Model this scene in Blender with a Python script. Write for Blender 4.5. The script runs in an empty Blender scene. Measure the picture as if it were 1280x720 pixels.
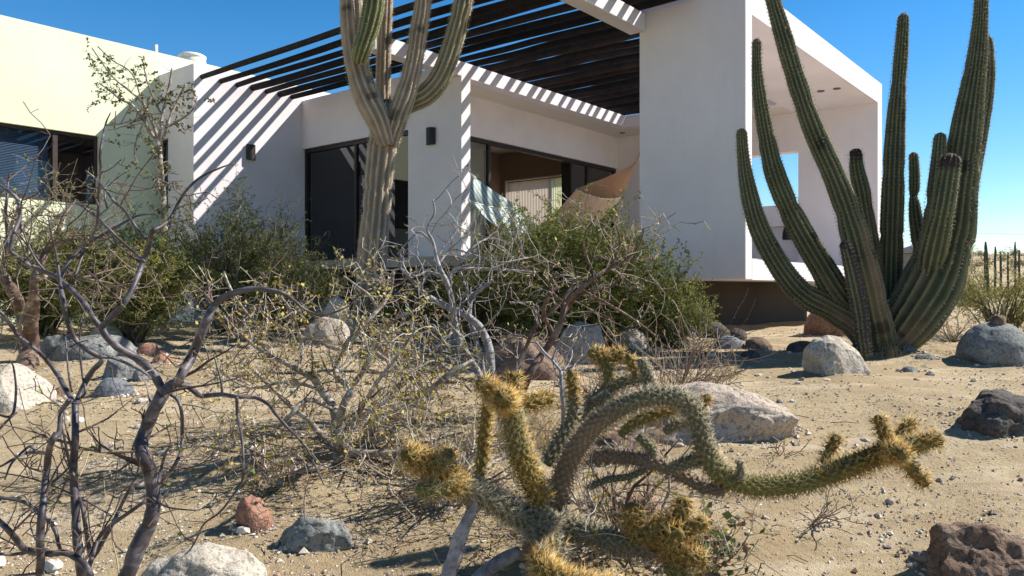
import bpy, math, random
import numpy as np
from mathutils import Vector, noise, Matrix
PI = math.pi
F = 974.0                       # focal length in pixels of the 1280 px wide photograph
scene = bpy.context.scene
COL = scene.collection
RNG = random.Random(11)

# ------------------------------------------------------------------ helpers
def lerp(a, b, t): return a + (b - a) * t
def P(px, py, Y): return Vector(((px - 640) / F * Y, Y, (360 - py) / F * Y))

GK = [(-8, -1.42), (0, -1.27), (2.5, -1.12), (3.5, -.95), (5, -.76), (7, -.62), (9, -.55), (14, -.56), (40, -.62), (55, -.2), (90, 3.2), (130, 5.6), (400, 6.0)]
def gbase(y):
    if y <= GK[0][0]: return GK[0][1]
    for (a, za), (b, zb) in zip(GK, GK[1:]):
        if y <= b: return lerp(za, zb, (y - a) / (b - a))
    return GK[-1][1]
MOUNDS = []                      # x, y, radius, height
def ground(x, y):
    z = gbase(y)
    n = noise.noise(Vector((x * .55, y * .55, 3.1))) * .05 + noise.noise(Vector((x * 1.7, y * 1.7, 8))) * .022
    k = min(1, max(.0, abs(y) / 6)) if y > 0 else 0
    n += noise.noise(Vector((x * 5, y * 5, 1))) * .014 + noise.noise(Vector((x * 13, y * 13, 1))) * .006
    if y > 30: n += (noise.noise(Vector((x * .05, y * .05, 5))) + .1) * min(1, (y - 30) / 40) * 1.1
    for (mx, my, r, h) in MOUNDS:
        if abs(y - my) > 2 * r or abs(x - mx) > 2 * r: continue
        d2 = ((x - mx) ** 2 + (y - my) ** 2) / (r * r)
        if d2 < 4: n += h * math.exp(-d2 * 1.6)
    return z + n
def Yg(py):
    lo, hi = 1.5, 39.0
    for _ in range(50):
        m = (lo + hi) / 2
        if -gbase(m) / m * F > py - 360: lo = m
        else: hi = m
    return lo
def G(px, Y, dz=0):
    x = (px - 640) / F * Y
    return Vector((x, Y, ground(x, Y) + dz))

def tag(o, label=None, cat=None, group=None, kind=None):
    if label: o['label'] = label
    if cat: o['category'] = cat
    if group: o['group'] = group
    if kind: o['kind'] = kind
    return o
def empty(name, loc=(0, 0, 0), rz=0):
    o = bpy.data.objects.new(name, None); COL.objects.link(o)
    o.location = loc; o.rotation_euler = (0, 0, rz); o.empty_display_size = .1
    return o

class MB:
    def __init__(s): s.v = []; s.f = []; s.c = []; s.m = []
    def add(s, vs, fs, col=(1, 1, 1), mi=0):
        b = len(s.v); s.v.extend([tuple(v) for v in vs])
        if col and isinstance(col[0], (tuple, list)): s.c.extend(col)
        else: s.c.extend([col] * len(vs))
        for f in fs: s.f.append(tuple(b + i for i in f)); s.m.append(mi)
    def box(s, x0, x1, y0, y1, z0, z1, col=(1, 1, 1), mi=0):
        s.add([(x0, y0, z0), (x1, y0, z0), (x1, y1, z0), (x0, y1, z0), (x0, y0, z1), (x1, y0, z1), (x1, y1, z1), (x0, y1, z1)],
              [(3, 2, 1, 0), (4, 5, 6, 7), (0, 1, 5, 4), (1, 2, 6, 5), (2, 3, 7, 6), (3, 0, 4, 7)], col, mi)
    def build(s, name, mats, parent=None, smooth=True, origin=None, bevel=0):
        me = bpy.data.meshes.new(name)
        vs = s.v
        if origin is not None:
            ox, oy, oz = origin
            vs = [(a - ox, b - oy, c - oz) for a, b, c in vs]
        me.from_pydata(vs, [], s.f)
        if not isinstance(mats, (list, tuple)): mats = [mats]
        for m in mats: me.materials.append(m)
        if s.f:
            me.polygons.foreach_set('material_index', s.m)
            me.polygons.foreach_set('use_smooth', [smooth] * len(s.f))
        at = me.color_attributes.new('Col', 'FLOAT_COLOR', 'POINT')
        a = np.ones((len(s.v), 4), dtype=np.float32)
        if s.v: a[:, :3] = np.array(s.c, dtype=np.float32)
        at.data.foreach_set('color', a.ravel())
        me.update()
        o = bpy.data.objects.new(name, me); COL.objects.link(o)
        if origin is not None: o.location = origin
        if parent: o.parent = parent
        if bevel:
            b = o.modifiers.new('bevel', 'BEVEL'); b.width = bevel; b.segments = 2; b.limit_method = 'ANGLE'
        return o

def catmull(pts, per=4):
    if len(pts) < 3: 
        return [tuple(pts[0]) , *[tuple(lerp(np.array(pts[0], float), np.array(pts[1], float), (i + 1) / per)) for i in range(per)]]
    A = [np.array(p, dtype=float) for p in pts]
    A = [2 * A[0] - A[1]] + A + [2 * A[-1] - A[-2]]
    out = []
    for i in range(1, len(A) - 2):
        p0, p1, p2, p3 = A[i - 1:i + 3]
        for k in range(per):
            t = k / per
            out.append(tuple(.5 * ((2 * p1) + (-p0 + p2) * t + (2 * p0 - 5 * p1 + 4 * p2 - p3) * t * t + (-p0 + 3 * p1 - 3 * p2 + p3) * t ** 3)))
    out.append(tuple(A[-2]))
    return out

def frames(pts):
    n = len(pts); T = []
    for i in range(n):
        a = pts[max(0, i - 1)]; b = pts[min(n - 1, i + 1)]
        d = b - a
        T.append(d.normalized() if d.length > 1e-9 else Vector((0, 0, 1)))
    ref = Vector((1, 0, 0)) if abs(T[0].x) < .8 else Vector((0, 1, 0))
    N = [(ref - T[0] * ref.dot(T[0])).normalized()]
    for i in range(1, n):
        v = N[-1] - T[i] * N[-1].dot(T[i])
        N.append(v.normalized() if v.length > 1e-6 else N[-1])
    B = [T[i].cross(N[i]) for i in range(n)]
    return T, N, B

def tube(mb, pts, rad, sides=6, col=(1, 1, 1), mi=0, cap=True, rfn=None, cfn=None):
    """rfn(i, k, theta) multiplies the radius, cfn(i, k, theta) colours."""
    pts = [Vector(p) for p in pts]; n = len(pts)
    T, N, B = frames(pts)
    vs = []; cs = []
    for i in range(n):
        for k in range(sides):
            th = 2 * PI * k / sides
            r = rad[i] * (rfn(i, k, th) if rfn else 1)
            vs.append(pts[i] + (N[i] * math.cos(th) + B[i] * math.sin(th)) * r)
            cs.append(cfn(i, k, th) if cfn else col)
    fs = [(i * sides + k, i * sides + (k + 1) % sides, (i + 1) * sides + (k + 1) % sides, (i + 1) * sides + k) for i in range(n - 1) for k in range(sides)]
    if cap:
        fs.append(tuple(range(sides))[::-1]); fs.append(tuple((n - 1) * sides + k for k in range(sides)))
    mb.add(vs, fs, cs, mi)
    return pts, T, N, B

# ------------------------------------------------------------------ materials
class NT:
    def __init__(s, name):
        s.m = bpy.data.materials.new(name); s.m.use_nodes = True
        s.t = s.m.node_tree; s.t.nodes.clear()
        s.out = s.t.nodes.new('ShaderNodeOutputMaterial')
    def n(s, typ, **kw):
        nd = s.t.nodes.new(typ)
        for k, v in kw.items():
            if hasattr(nd, k) and k not in ('inputs',): setattr(nd, k, v)
        return nd
    def l(s, a, b): s.t.links.new(a, b)
    def noise(s, scale, detail=6, rough=.6, vec=None, dist=0):
        nd = s.n('ShaderNodeTexNoise'); nd.inputs['Scale'].default_value = scale
        nd.inputs['Detail'].default_value = detail; nd.inputs['Roughness'].default_value = rough
        nd.inputs['Distortion'].default_value = dist
        if vec is not None: s.l(vec, nd.inputs['Vector'])
        return nd.outputs['Fac']
    def ramp(s, fac, stops):
        nd = s.n('ShaderNodeValToRGB'); s.l(fac, nd.inputs['Fac'])
        el = nd.color_ramp.elements
        while len(el) < len(stops): el.new(.5)
        for e, (p, c) in zip(el, stops):
            e.position = p; e.color = (*c, 1) if len(c) == 3 else c
        return nd.outputs['Color']
    def mix(s, fac, a, b, mode='MIX'):
        nd = s.n('ShaderNodeMix', data_type='RGBA', blend_type=mode)
        for sock, v in ((nd.inputs[0], fac), (nd.inputs[6], a), (nd.inputs[7], b)):
            if isinstance(v, (int, float)): sock.default_value = v
            elif isinstance(v, tuple): sock.default_value = (*v, 1)
            else: s.l(v, sock)
        return nd.outputs[2]
    def bump(s, h, strength=.3, dist=.02):
        nd = s.n('ShaderNodeBump'); nd.inputs['Strength'].default_value = strength; nd.inputs['Distance'].default_value = dist
        s.l(h, nd.inputs['Height']); return nd.outputs['Normal']
    def coord(s, scale=None, kind='Object'):
        c = s.n('ShaderNodeTexCoord').outputs[kind]
        if scale:
            mp = s.n('ShaderNodeMapping'); mp.inputs['Scale'].default_value = scale; s.l(c, mp.inputs['Vector']); c = mp.outputs['Vector']
        return c
    def attr(s, name='Col'):
        a = s.n('ShaderNodeAttribute'); a.attribute_name = name; return a.outputs['Color']
    def principled(s, col, rough=.85, normal=None, spec=.3, metal=0):
        p = s.n('ShaderNodeBsdfPrincipled')
        if isinstance(col, tuple): p.inputs['Base Color'].default_value = (*col, 1)
        else: s.l(col, p.inputs['Base Color'])
        p.inputs['Roughness'].default_value = rough; p.inputs['Specular IOR Level'].default_value = spec
        p.inputs['Metallic'].default_value = metal
        if normal is not None: s.l(normal, p.inputs['Normal'])
        s.l(p.outputs[0], s.out.inputs[0]); return s.m
M = {}
def stucco(name, col, var=.07):
    t = NT(name); c = t.coord()
    big = t.noise(.9, 5, .6, c); stain = t.noise(1, 4, .7, t.coord((2.5, 2.5, .35)))
    dark = tuple(x * (1 - var * 1.6) for x in col); lite = tuple(min(.9, x * (1 + var * .5)) for x in col)
    k = t.ramp(big, [(.3, dark), (.7, lite)])
    k = t.mix(t.ramp(stain, [(.55, (0, 0, 0)), (.8, (.35, .35, .35))]), k, tuple(x * .72 for x in col))
    fine = t.noise(90, 3, .7, c); mid = t.noise(9, 4, .6, c)
    h = t.mix(.35, fine, mid)
    M[name] = t.principled(k, .9, t.bump(h, .22, .012), .2)
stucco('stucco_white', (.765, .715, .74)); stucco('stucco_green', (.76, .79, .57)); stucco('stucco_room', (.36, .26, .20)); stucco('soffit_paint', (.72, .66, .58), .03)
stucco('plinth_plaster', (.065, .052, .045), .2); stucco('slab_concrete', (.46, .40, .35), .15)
def simple(name, col, rough=.6, metal=0, spec=.4, bumpscale=None):
    t = NT(name); c = t.coord()
    k = t.ramp(t.noise(bumpscale or 14, 5, .6, c), [(.3, tuple(x * .75 for x in col)), (.7, tuple(min(1, x * 1.15) for x in col))])
    M[name] = t.principled(k, rough, t.bump(t.noise((bumpscale or 14) * 4, 3, .6, c), .1, .01), spec, metal)
simple('dark_frame', (.022, .018, .017), .45); simple('sconce_metal', (.018, .014, .013), .5); simple('brown_frame', (.05, .033, .025), .5)
simple('white_plastic', (.78, .76, .66), .55); simple('roof_dark', (.12, .11, .115), .8); simple('lantern_iron', (.015, .014, .018), .6)
simple('cable', (.05, .05, .05), .7); simple('rope', (.66, .60, .48), .9); simple('far_wall', (.35, .29, .24), .9)
def glass(name, tint, refl):
    t = NT(name)
    tr = t.n('ShaderNodeBsdfTransparent'); tr.inputs[0].default_value = (*tint, 1)
    gl = t.n('ShaderNodeBsdfGlossy'); gl.inputs['Roughness'].default_value = .015; gl.inputs[0].default_value = (.9, .93, .95, 1)
    fr = t.n('ShaderNodeFresnel'); fr.inputs[0].default_value = refl
    ge = t.n('ShaderNodeNewGeometry'); om = t.n('ShaderNodeMath', operation='SUBTRACT'); om.inputs[0].default_value = 1; t.l(ge.outputs['Backfacing'], om.inputs[1])
    mu = t.n('ShaderNodeMath', operation='MULTIPLY'); t.l(fr.outputs[0], mu.inputs[0]); t.l(om.outputs[0], mu.inputs[1])
    mx = t.n('ShaderNodeMixShader'); t.l(mu.outputs[0], mx.inputs[0]); t.l(tr.outputs[0], mx.inputs[1]); t.l(gl.outputs[0], mx.inputs[2])
    t.l(mx.outputs[0], t.out.inputs[0]); M[name] = t.m
glass('glass_door', (.66, .68, .66), 2.0); glass('glass_dark', (.25, .26, .26), 1.8); glass('glass_window', (.84, .87, .89), 1.45)
def cloth(name, col, trans=.4, stripe=None):
    t = NT(name)
    k = col
    if stripe:
        w = t.n('ShaderNodeTexWave'); w.inputs['Scale'].default_value = stripe[1]; w.inputs['Distortion'].default_value = .6
        w.bands_direction = 'X'; t.l(t.coord(), w.inputs['Vector'])
        k = t.ramp(w.outputs['Fac'], [(.35, col), (.6, stripe[0])])
        if len(stripe) > 2:
            sx = t.n('ShaderNodeSeparateXYZ'); t.l(t.coord(), sx.inputs[0])
            mr = t.n('ShaderNodeMapRange'); t.l(sx.outputs['Y'], mr.inputs[0]); mr.inputs[1].default_value = stripe[2][0]; mr.inputs[2].default_value = stripe[2][1]
            k = t.mix(mr.outputs[0], stripe[2][2], k)
    d = t.n('ShaderNodeBsdfDiffuse'); s = t.n('ShaderNodeBsdfTranslucent')
    for x in (d, s):
        if isinstance(k, tuple): x.inputs[0].default_value = (*k, 1)
        else: t.l(k, x.inputs[0])
    mx = t.n('ShaderNodeMixShader'); mx.inputs[0].default_value = trans
    t.l(d.outputs[0], mx.inputs[1]); t.l(s.outputs[0], mx.inputs[2]); t.l(mx.outputs[0], t.out.inputs[0]); M[name] = t.m
cloth('hammock_cloth', (.80, .80, .74), .45, ((.42, .56, .60), 3.2, (5.9, 6.8, (.74, .50, .34))))
cloth('curtain', (.78, .76, .68), .3); cloth('blind_blue', (.20, .28, .40), .25); cloth('blind_olive', (.60, .62, .40), .6); cloth('blind_pale', (.55, .48, .42), .45)
def attrmat(name, rough=.8, trans=0, bumpscale=60, bstr=.3, spec=.25, varscale=7, var=.25):
    t = NT(name); c = t.coord()
    k = t.attr()
    v = t.ramp(t.noise(varscale, 5, .65, c), [(.3, (1 - var,) * 3), (.7, (1 + var * .6,) * 3)])
    k = t.mix(1.0, k, v, 'MULTIPLY')
    if trans:
        d = t.n('ShaderNodeBsdfPrincipled'); t.l(k, d.inputs['Base Color']); d.inputs['Roughness'].default_value = rough; d.inputs['Specular IOR Level'].default_value = spec
        s = t.n('ShaderNodeBsdfTranslucent'); t.l(k, s.inputs[0])
        mx = t.n('ShaderNodeMixShader'); mx.inputs[0].default_value = trans
        t.l(d.outputs[0], mx.inputs[1]); t.l(s.outputs[0], mx.inputs[2]); t.l(mx.outputs[0], t.out.inputs[0]); M[name] = t.m
    else:
        M[name] = t.principled(k, rough, t.bump(t.noise(bumpscale, 4, .6, c), bstr, .01), spec)
attrmat('leaf', .6, .35, spec=.3); attrmat('cactus_skin', .75, 0, 40, .35, .2, 5, .3); attrmat('spine', .6, .2, spec=.2, var=.15)
attrmat('twig_bark', .8, 0, 120, .3, .2, 25, .35); attrmat('pole_wood', .85, 0, 30, .5, .15, 6, .4); attrmat('pebble', .85, 0, 80, .3, .2, 30, .3)
def bark(name, c1, c2, c3, scale=10, rough=.6, spec=.35, aniso=1):
    t = NT(name); c = t.coord((1, 1, aniso))
    n1 = t.noise(scale, 6, .65, c, .4); n2 = t.noise(scale * 3.3, 4, .6, t.coord())
    k = t.ramp(n1, [(.32, c1), (.52, c2), (.68, c3)])
    k = t.mix(t.ramp(n2, [(.45, (0, 0, 0)), (.72, (.7, .7, .7))]), k, tuple(x * .45 for x in c1))
    M[name] = t.principled(k, rough, t.bump(t.mix(.5, n1, n2), .45, .008), spec)
bark('bark_purple', (.045, .036, .042), (.085, .072, .082), (.23, .205, .215), 9, .5, .4, 2.2)
bark('bark_white', (.17, .12, .09), (.36, .31, .26), (.68, .66, .61), 16, .8, .2)
bark('bark_gray', (.17, .15, .15), (.30, .29, .31), (.48, .48, .50), 12, .6, .3)
bark('bark_red', (.09, .05, .038), (.17, .115, .088), (.40, .34, .29), 5, .55, .35, 2)
bark('bark_brown', (.09, .055, .04), (.17, .11, .085), (.28, .22, .19), 14, .8, .2)
def rockmat(name, a, b, c_, sc=5, bstr=.6):
    t = NT(name); c = t.coord()
    n1 = t.noise(sc, 8, .65, c, .3); n2 = t.noise(sc * 9, 4, .7, c)
    vo = t.n('ShaderNodeTexVoronoi'); vo.feature = 'DISTANCE_TO_EDGE'; vo.inputs['Scale'].default_value = sc * .8
    dv = t.n('ShaderNodeVectorMath', operation='ADD'); t.l(c, dv.inputs[0])
    nn = t.n('ShaderNodeTexNoise'); nn.inputs['Scale'].default_value = sc; t.l(c, nn.inputs['Vector']); t.l(nn.outputs['Color'], dv.inputs[1])
    t.l(dv.outputs[0], vo.inputs['Vector'])
    k = t.ramp(n1, [(.3, a), (.5, b), (.72, c_)])
    k = t.mix(t.ramp(n2, [(.34, (.85, .85, .85)), (.5, (0, 0, 0))]), k, tuple(x * .4 for x in a))
    n3 = t.noise(sc * 24, 3, .8, c)
    k = t.mix(t.ramp(n3, [(.36, (.5,) * 3), (.5, (0,) * 3)]), k, tuple(x * .5 for x in a))
    crack = t.ramp(vo.outputs['Distance'], [(.0, (.0,) * 3), (.05, (1,) * 3)])
    h = t.mix(.5, n1, n2); h = t.mix(.25, h, n3); h = t.mix(.12, h, crack)
    M[name] = t.principled(k, .9, t.bump(h, bstr, .03), .2)
rockmat('rock_pale', (.36, .31, .25), (.50, .45, .38), (.60, .56, .49)); rockmat('rock_gray', (.15, .155, .15), (.25, .255, .245), (.36, .365, .35))
rockmat('rock_pink', (.34, .27, .215), (.48, .40, .33), (.60, .53, .45), 4, .9); rockmat('rock_red', (.27, .13, .085), (.38, .21, .15), (.46, .32, .26))
rockmat('rock_dark', (.07, .058, .052), (.12, .104, .095), (.21, .185, .17)); rockmat('rock_brown', (.16, .10, .07), (.25, .175, .13), (.36, .28, .23), 6, .9)
rockmat('rock_blue', (.13, .14, .155), (.20, .215, .235), (.30, .31, .33))
# sandy ground
t = NT('desert_sand'); c = t.coord()
big = t.noise(.45, 6, .6, c, .5); mid = t.noise(3.2, 6, .65, c); fine = t.noise(38, 4, .75, c); gr = t.noise(140, 3, .8, c)
k = t.ramp(big, [(.3, (0.389, 0.298, 0.179)), (.5, (0.459, 0.364, 0.228)), (.7, (0.516, 0.421, 0.270))])
k = t.mix(t.ramp(mid, [(.4, (0, 0, 0)), (.68, (0.634, 0.614, 0.517))]), k, (0.331, 0.231, 0.132))
k = t.mix(t.ramp(fine, [(.38, (.55,) * 3), (.52, (0,) * 3)]), k, (0.252, 0.184, 0.111))
k = t.mix(t.ramp(gr, [(.58, (0,) * 3), (.72, (.7,) * 3)]), k, (0.643, 0.566, 0.405))
k = t.mix(t.ramp(gr, [(.28, (.7,) * 3), (.40, (0,) * 3)]), k, (0.195, 0.142, 0.087))
wash = t.noise(1.1, 5, .6, t.coord((.5, 2.2, 1)), 1.2)
k = t.mix(t.ramp(wash, [(.52, (0,) * 3), (.62, (.55,) * 3), (.70, (0,) * 3)]), k, (0.638, 0.530, 0.392))
k = t.mix(t.ramp(t.noise(6, 6, .7, c, .8), [(.60, (0,) * 3), (.72, (.6,) * 3)]), k, (0.275, 0.201, 0.132))
h = t.mix(.5, fine, gr); h = t.mix(.3, h, mid)
M['desert_sand'] = t.principled(k, .95, t.bump(h, .95, .03), .12)

# ------------------------------------------------------------------ world, sun, camera
W = bpy.data.worlds.new('World'); scene.world = W; W.use_nodes = True
nt = W.node_tree; nt.nodes.clear()
sky = nt.nodes.new('ShaderNodeTexSky'); sky.sky_type = 'NISHITA'; sky.sun_disc = False
bg = nt.nodes.new('ShaderNodeBackground'); wo = nt.nodes.new('ShaderNodeOutputWorld')
hs = nt.nodes.new('ShaderNodeHueSaturation'); hs.inputs['Saturation'].default_value = 1.38; nt.links.new(sky.outputs[0], hs.inputs['Color']); 
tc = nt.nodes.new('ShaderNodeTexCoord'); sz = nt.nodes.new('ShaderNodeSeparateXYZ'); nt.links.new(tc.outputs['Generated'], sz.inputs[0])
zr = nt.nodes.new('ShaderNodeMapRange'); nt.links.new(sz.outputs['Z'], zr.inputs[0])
zr.inputs[1].default_value = .30; zr.inputs[2].default_value = .85; zr.inputs[3].default_value = 1.0; zr.inputs[4].default_value = .40  # added ramp: dims the sky towards the zenith to deepen the shade
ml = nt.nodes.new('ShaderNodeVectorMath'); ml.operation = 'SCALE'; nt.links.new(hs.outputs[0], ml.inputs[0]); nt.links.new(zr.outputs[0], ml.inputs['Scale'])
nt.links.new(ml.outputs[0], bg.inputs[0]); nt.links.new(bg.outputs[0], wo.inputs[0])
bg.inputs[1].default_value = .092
A = math.radians(50.95)                           # direction of the house's long axis
bx, by = math.cos(A), math.sin(A)
KU, KV, KZ = -1.0, .77, -1.14                     # sunlight in house axes
LD = Vector((KU * bx - KV * by, KU * by + KV * bx, KZ)).normalized()
elev = math.asin(-LD.z); azim = math.atan2(-LD.x, -LD.y)
sky.sun_elevation = elev; sky.sun_rotation = azim
sky.altitude = 0; sky.air_density = 1.0; sky.dust_density = .0; sky.ozone_density = 3.0
sun = bpy.data.lights.new('sun', 'SUN'); sun.energy = 5.0; sun.angle = math.radians(.55); sun.color = (1, .95, .86)
so = bpy.data.objects.new('sun', sun); COL.objects.link(so); so.rotation_euler = LD.to_track_quat('-Z', 'Y').to_euler(); so.location = (8, 3, 12)
cam = bpy.data.cameras.new('camera'); cam.sensor_width = 36; cam.lens = 36 * F / 1280; cam.clip_end = 2000; cam.clip_start = .05
co = bpy.data.objects.new('camera', cam); COL.objects.link(co); co.location = (0, 0, 0); co.rotation_euler = (PI / 2, 0, 0)
scene.camera = co
scene.view_settings.view_transform = 'Standard'; scene.view_settings.look = 'None'; scene.view_settings.gamma = 1; scene.view_settings.exposure = .80
scene.render.engine = 'CYCLES'
scene.cycles.max_bounces = 7; scene.cycles.transparent_max_bounces = 12; scene.cycles.diffuse_bounces = 4

# ------------------------------------------------------------------ the house (local axes: u along the receding right faces, v along the receding left faces)
house = empty('house', (0, 0, 0), A)
tag(house, 'pale stucco house with flat roofs, boxy porch and dark sliding doors behind the cacti', 'house')
SW, SG, DF = M['stucco_white'], M['stucco_green'], M['dark_frame']
def hb(name, mat, boxes, parent=house, bevel=0, smooth=False):
    m = MB()
    for b in boxes: m.box(*b)
    return m.build(name, mat, parent, smooth, bevel=bevel)
UF, UD, VP_, VD, VW, VY, UB = 8.6, 8.65, 8.0, 8.7, 11.95, 13.1, 14.3
# porch box on the right
hb('porch_wall', SW, [(UF, UF + .2, 3.54, 4.92, .095, 3.54)], bevel=.012)
hb('porch_roof', SW, [(UF + .2, UB, 3.54, 4.92, 3.18, 3.54)])
hb('porch_floor', SW, [(UF + .2, UB, 3.54, 4.92, .095, .335)])
# back wall with the open window and the niche below it
hb('back_wall', M['stucco_white'], [
    (UB, UB + .27, 3.54, 4.89, .095, 3.54), (UB, UB + .27, 4.89, 6.3, 2.5, 3.54), (UB, UB + .27, 4.89, 6.3, 1.14, 1.53),
    (UB + .17, UB + .27, 4.89, 6.3, .5, 1.14), (UB, UB + .27, 4.89, 6.3, .095, .5),
    (UB, UB + .27, 6.3, 9.0, .095, 3.42), (UB, UB + .27, 9.0, 9.88, .3, 3.42), (UB, UB + .27, 9.88, 11.8, 2.53, 3.42), (UB, UB + .27, 9.88, 11.8, .3, 1.05), (UB, UB + .27, 11.8, VW, .3, 3.42)])
# terrace
hb('terrace_floor', M['slab_concrete'], [(8.45, UB, 4.92, 8.9, .33, .48), (8.45, UB, 8.9, VW, .33, .478)])
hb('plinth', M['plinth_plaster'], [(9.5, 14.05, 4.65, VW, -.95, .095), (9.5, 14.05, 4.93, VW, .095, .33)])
# main volume: front wall (left of the pillar's corner there is a door)
hb('front_wall', SW, [(UD, UD + .2, VP_, 9.16, .48, 3.42), (UD, UD + .2, 9.16, VW, 2.54, 3.42)])
hb('roof_slab', M['soffit_paint'], [(UD + .2, UB, VP_ + .2, VW, 3.2, 3.418), (13.45 + .2, UB, 4.92, VP_ + .2, 3.2, 3.418)])
hb('fascia', SW, [(UD + .2, 13.45, VP_, VP_ + .2, 3.198, 3.42), (13.45, 13.65, 4.92, VP_ + .2, 3.198, 3.42)])
hb('door_wall', SW, [(UD + .2, UB, VD, VD + .2, 2.54, 3.2)])
hb('roof_deck', M['slab_concrete'], [(UD + .21, UB + .2, VP_ + .21, VW, 3.42, 3.44)])
# wing with the pergola shadows
hb('wing_wall', SW, [(6.55, 6.75, VW, 12.78, -.95, 3.64), (6.55, 6.75, 12.78, VY, 2.53, 3.64), (6.55, 6.75, 12.78, VY, -.95, .3), (6.75, UB + .27, VW, VW + .2, -.95, 3.64)])
hb('wing_roof', M['slab_concrete'], [(6.75, UB, VW + .2, VY, 3.40, 3.5)])
slit = hb('narrow_window', M['brown_frame'], [(6.62, 6.66, 12.78, 12.81, .3, 2.53), (6.62, 6.66, VY - .03, VY, .3, 2.53), (6.62, 6.66, 12.81, VY - .03, 2.49, 2.53)])
hb('window_glass', M['glass_window'], [(6.635, 6.642, 12.81, VY - .03, .3, 2.49)], slit)
hb('room_backing', M['dark_frame'], [(6.9, 6.92, 12.2, VY, -.2, 2.6)])
# greenish block on the far left
WU0, WU1, WZ0, WZ1 = 1.9, 5.57, 1.34, 2.45
hb('block_wall', SG, [(-2, WU0, VY, VY + .25, -.95, 4.03), (WU1, 14.5, VY, VY + .25, -.95, 4.03), (WU0, WU1, VY, VY + .25, WZ1, 4.03), (WU0, WU1, VY, VY + .25, -.95, WZ0),
                      (-2, -1.75, VY + .25, 19, -.95, 4.03), (14.25, 14.5, VY + .25, 19, -.95, 4.03), (-1.75, 14.25, 18.75, 19, -.95, 4.03)])
hb('block_roof', M['slab_concrete'], [(-1.75, 14.25, VY + .25, 18.75, 3.6, 3.8)])
win = hb('window', M['brown_frame'], [(WU0, WU1, VY + .06, VY + .13, WZ1 - .05, WZ1), (WU0, WU1, VY + .06, VY + .13, WZ0, WZ0 + .05), (WU1 - .05, WU1, VY + .06, VY + .13, WZ0 + .05, WZ1 - .05),
                                      (WU0, WU0 + .05, VY + .06, VY + .13, WZ0 + .05, WZ1 - .05), (4.90, 4.97, VY + .05, VY + .14, WZ0 + .05, WZ1 - .05), (3.3, 3.37, VY + .05, VY + .14, WZ0 + .05, WZ1 - .05)])
for a_, b_ in ((WU0 + .05, 3.3), (3.37, 4.9), (4.97, WU1 - .05)): hb('window_glass', M['glass_window'], [(a_, b_, VY + .09, VY + .097, WZ0 + .05, WZ1 - .05)], win)
m = MB(); z = WZ0 + .02
while z < WZ1:
    m.add([(WU0, VY + .17, z), (4.88, VY + .17, z), (4.88, VY + .195, z + .022), (WU0, VY + .195, z + .022)], [(0, 1, 2, 3)]); z += .024
m.build('blind', M['blind_blue'], win, False)
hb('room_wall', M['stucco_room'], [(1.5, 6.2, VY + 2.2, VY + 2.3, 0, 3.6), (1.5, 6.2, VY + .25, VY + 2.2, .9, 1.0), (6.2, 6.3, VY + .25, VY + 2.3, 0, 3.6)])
# sliding doors
def door(name, u0, u1, v0, v1, posts, along):
    z0, z1 = .48, 2.54
    bs = []
    if along == 'v':      # door lies in a plane of constant u
        bs += [(u0, u1, v0, v1, z1 - .07, z1), (u0, u1, v0, v1, z0, z0 + .04)]
        bs += [(u0, u1, p, p + .055, z0 + .04, z1 - .07) for p in posts]
    else:
        bs += [(u0, u1, v0, v1, z1 - .07, z1), (u0, u1, v0, v1, z0, z0 + .04)]
        bs += [(p, p + .055, v0, v1, z0 + .04, z1 - .07) for p in posts]
    return hb(name, DF, bs)
dl = door('sliding_door', UD + .05, UD + .12, 9.16, VW, [9.16, 10.5, VW - .055], 'v')
hb('glass', M['glass_dark'], [(UD + .08, UD + .086, 9.215, 10.5, .52, 2.47)], dl); hb('glass', M['glass_dark'], [(UD + .095, UD + .101, 10.555, VW - .055, .52, 2.47)], dl)
dr = door('sliding_door', UD + .2, UB, VD + .05, VD + .12, [UD + .2, 10.15, 12.62, 13.2, UB - .055], 'u')
for b_ in ((UD + .255, 10.15, VD + .08, VD + .086, .52, 2.47), (12.675, 13.2, VD + .08, VD + .086, .52, 2.47), (13.255, UB - .055, VD + .09, VD + .096, .52, 2.47)): hb('glass', M['glass_door'], [b_], dr)
# curtains inside
def curtain(name, mat, u0, u1, v0, v1, z0, z1, parent, folds=14, amp=.03):
    m = MB(); n = folds * 6; vs = []; fs = []
    for i in range(n + 1):
        t_ = i / n; o = math.sin(t_ * folds * 2 * PI) * amp
        u = lerp(u0, u1, t_); v = lerp(v0, v1, t_)
        if abs(u1 - u0) > abs(v1 - v0): v += o
        else: u += o
        vs += [(u, v, z0), (u, v, z1)]
    fs = [(2 * i, 2 * i + 2, 2 * i + 3, 2 * i + 1) for i in range(n)]
    m.add(vs, fs); return m.build(name, mat, parent, True)
curtain('curtain', M['curtain'], 8.9, 10.14, VD + .15, VD + .15, .5, 2.5, dr, 10, .012)
hb('panel', M['dark_frame'], [(12.7, UB - .06, VD + .3, VD + .33, .5, 2.5)], dr)
bw = hb('back_window', DF, [(UB + .1, UB + .16, 9.88, 9.93, 1.05, 2.53), (UB + .1, UB + .16, 10.45, 10.5, 1.05, 2.53), (UB + .1, UB + .16, 11.75, 11.8, 1.05, 2.53), (UB + .1, UB + .16, 9.93, 11.75, 2.48, 2.53), (UB + .1, UB + .16, 9.93, 11.75, 1.05, 1.1)])
curtain('blind', M['blind_olive'], UB + .05, UB + .05, 9.9, 10.46, 1.05, 2.5, bw, 9, .012)
curtain('blind', M['blind_pale'], UB + .05, UB + .05, 10.47, 11.78, 1.05, 2.5, bw, 16, .01)
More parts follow.
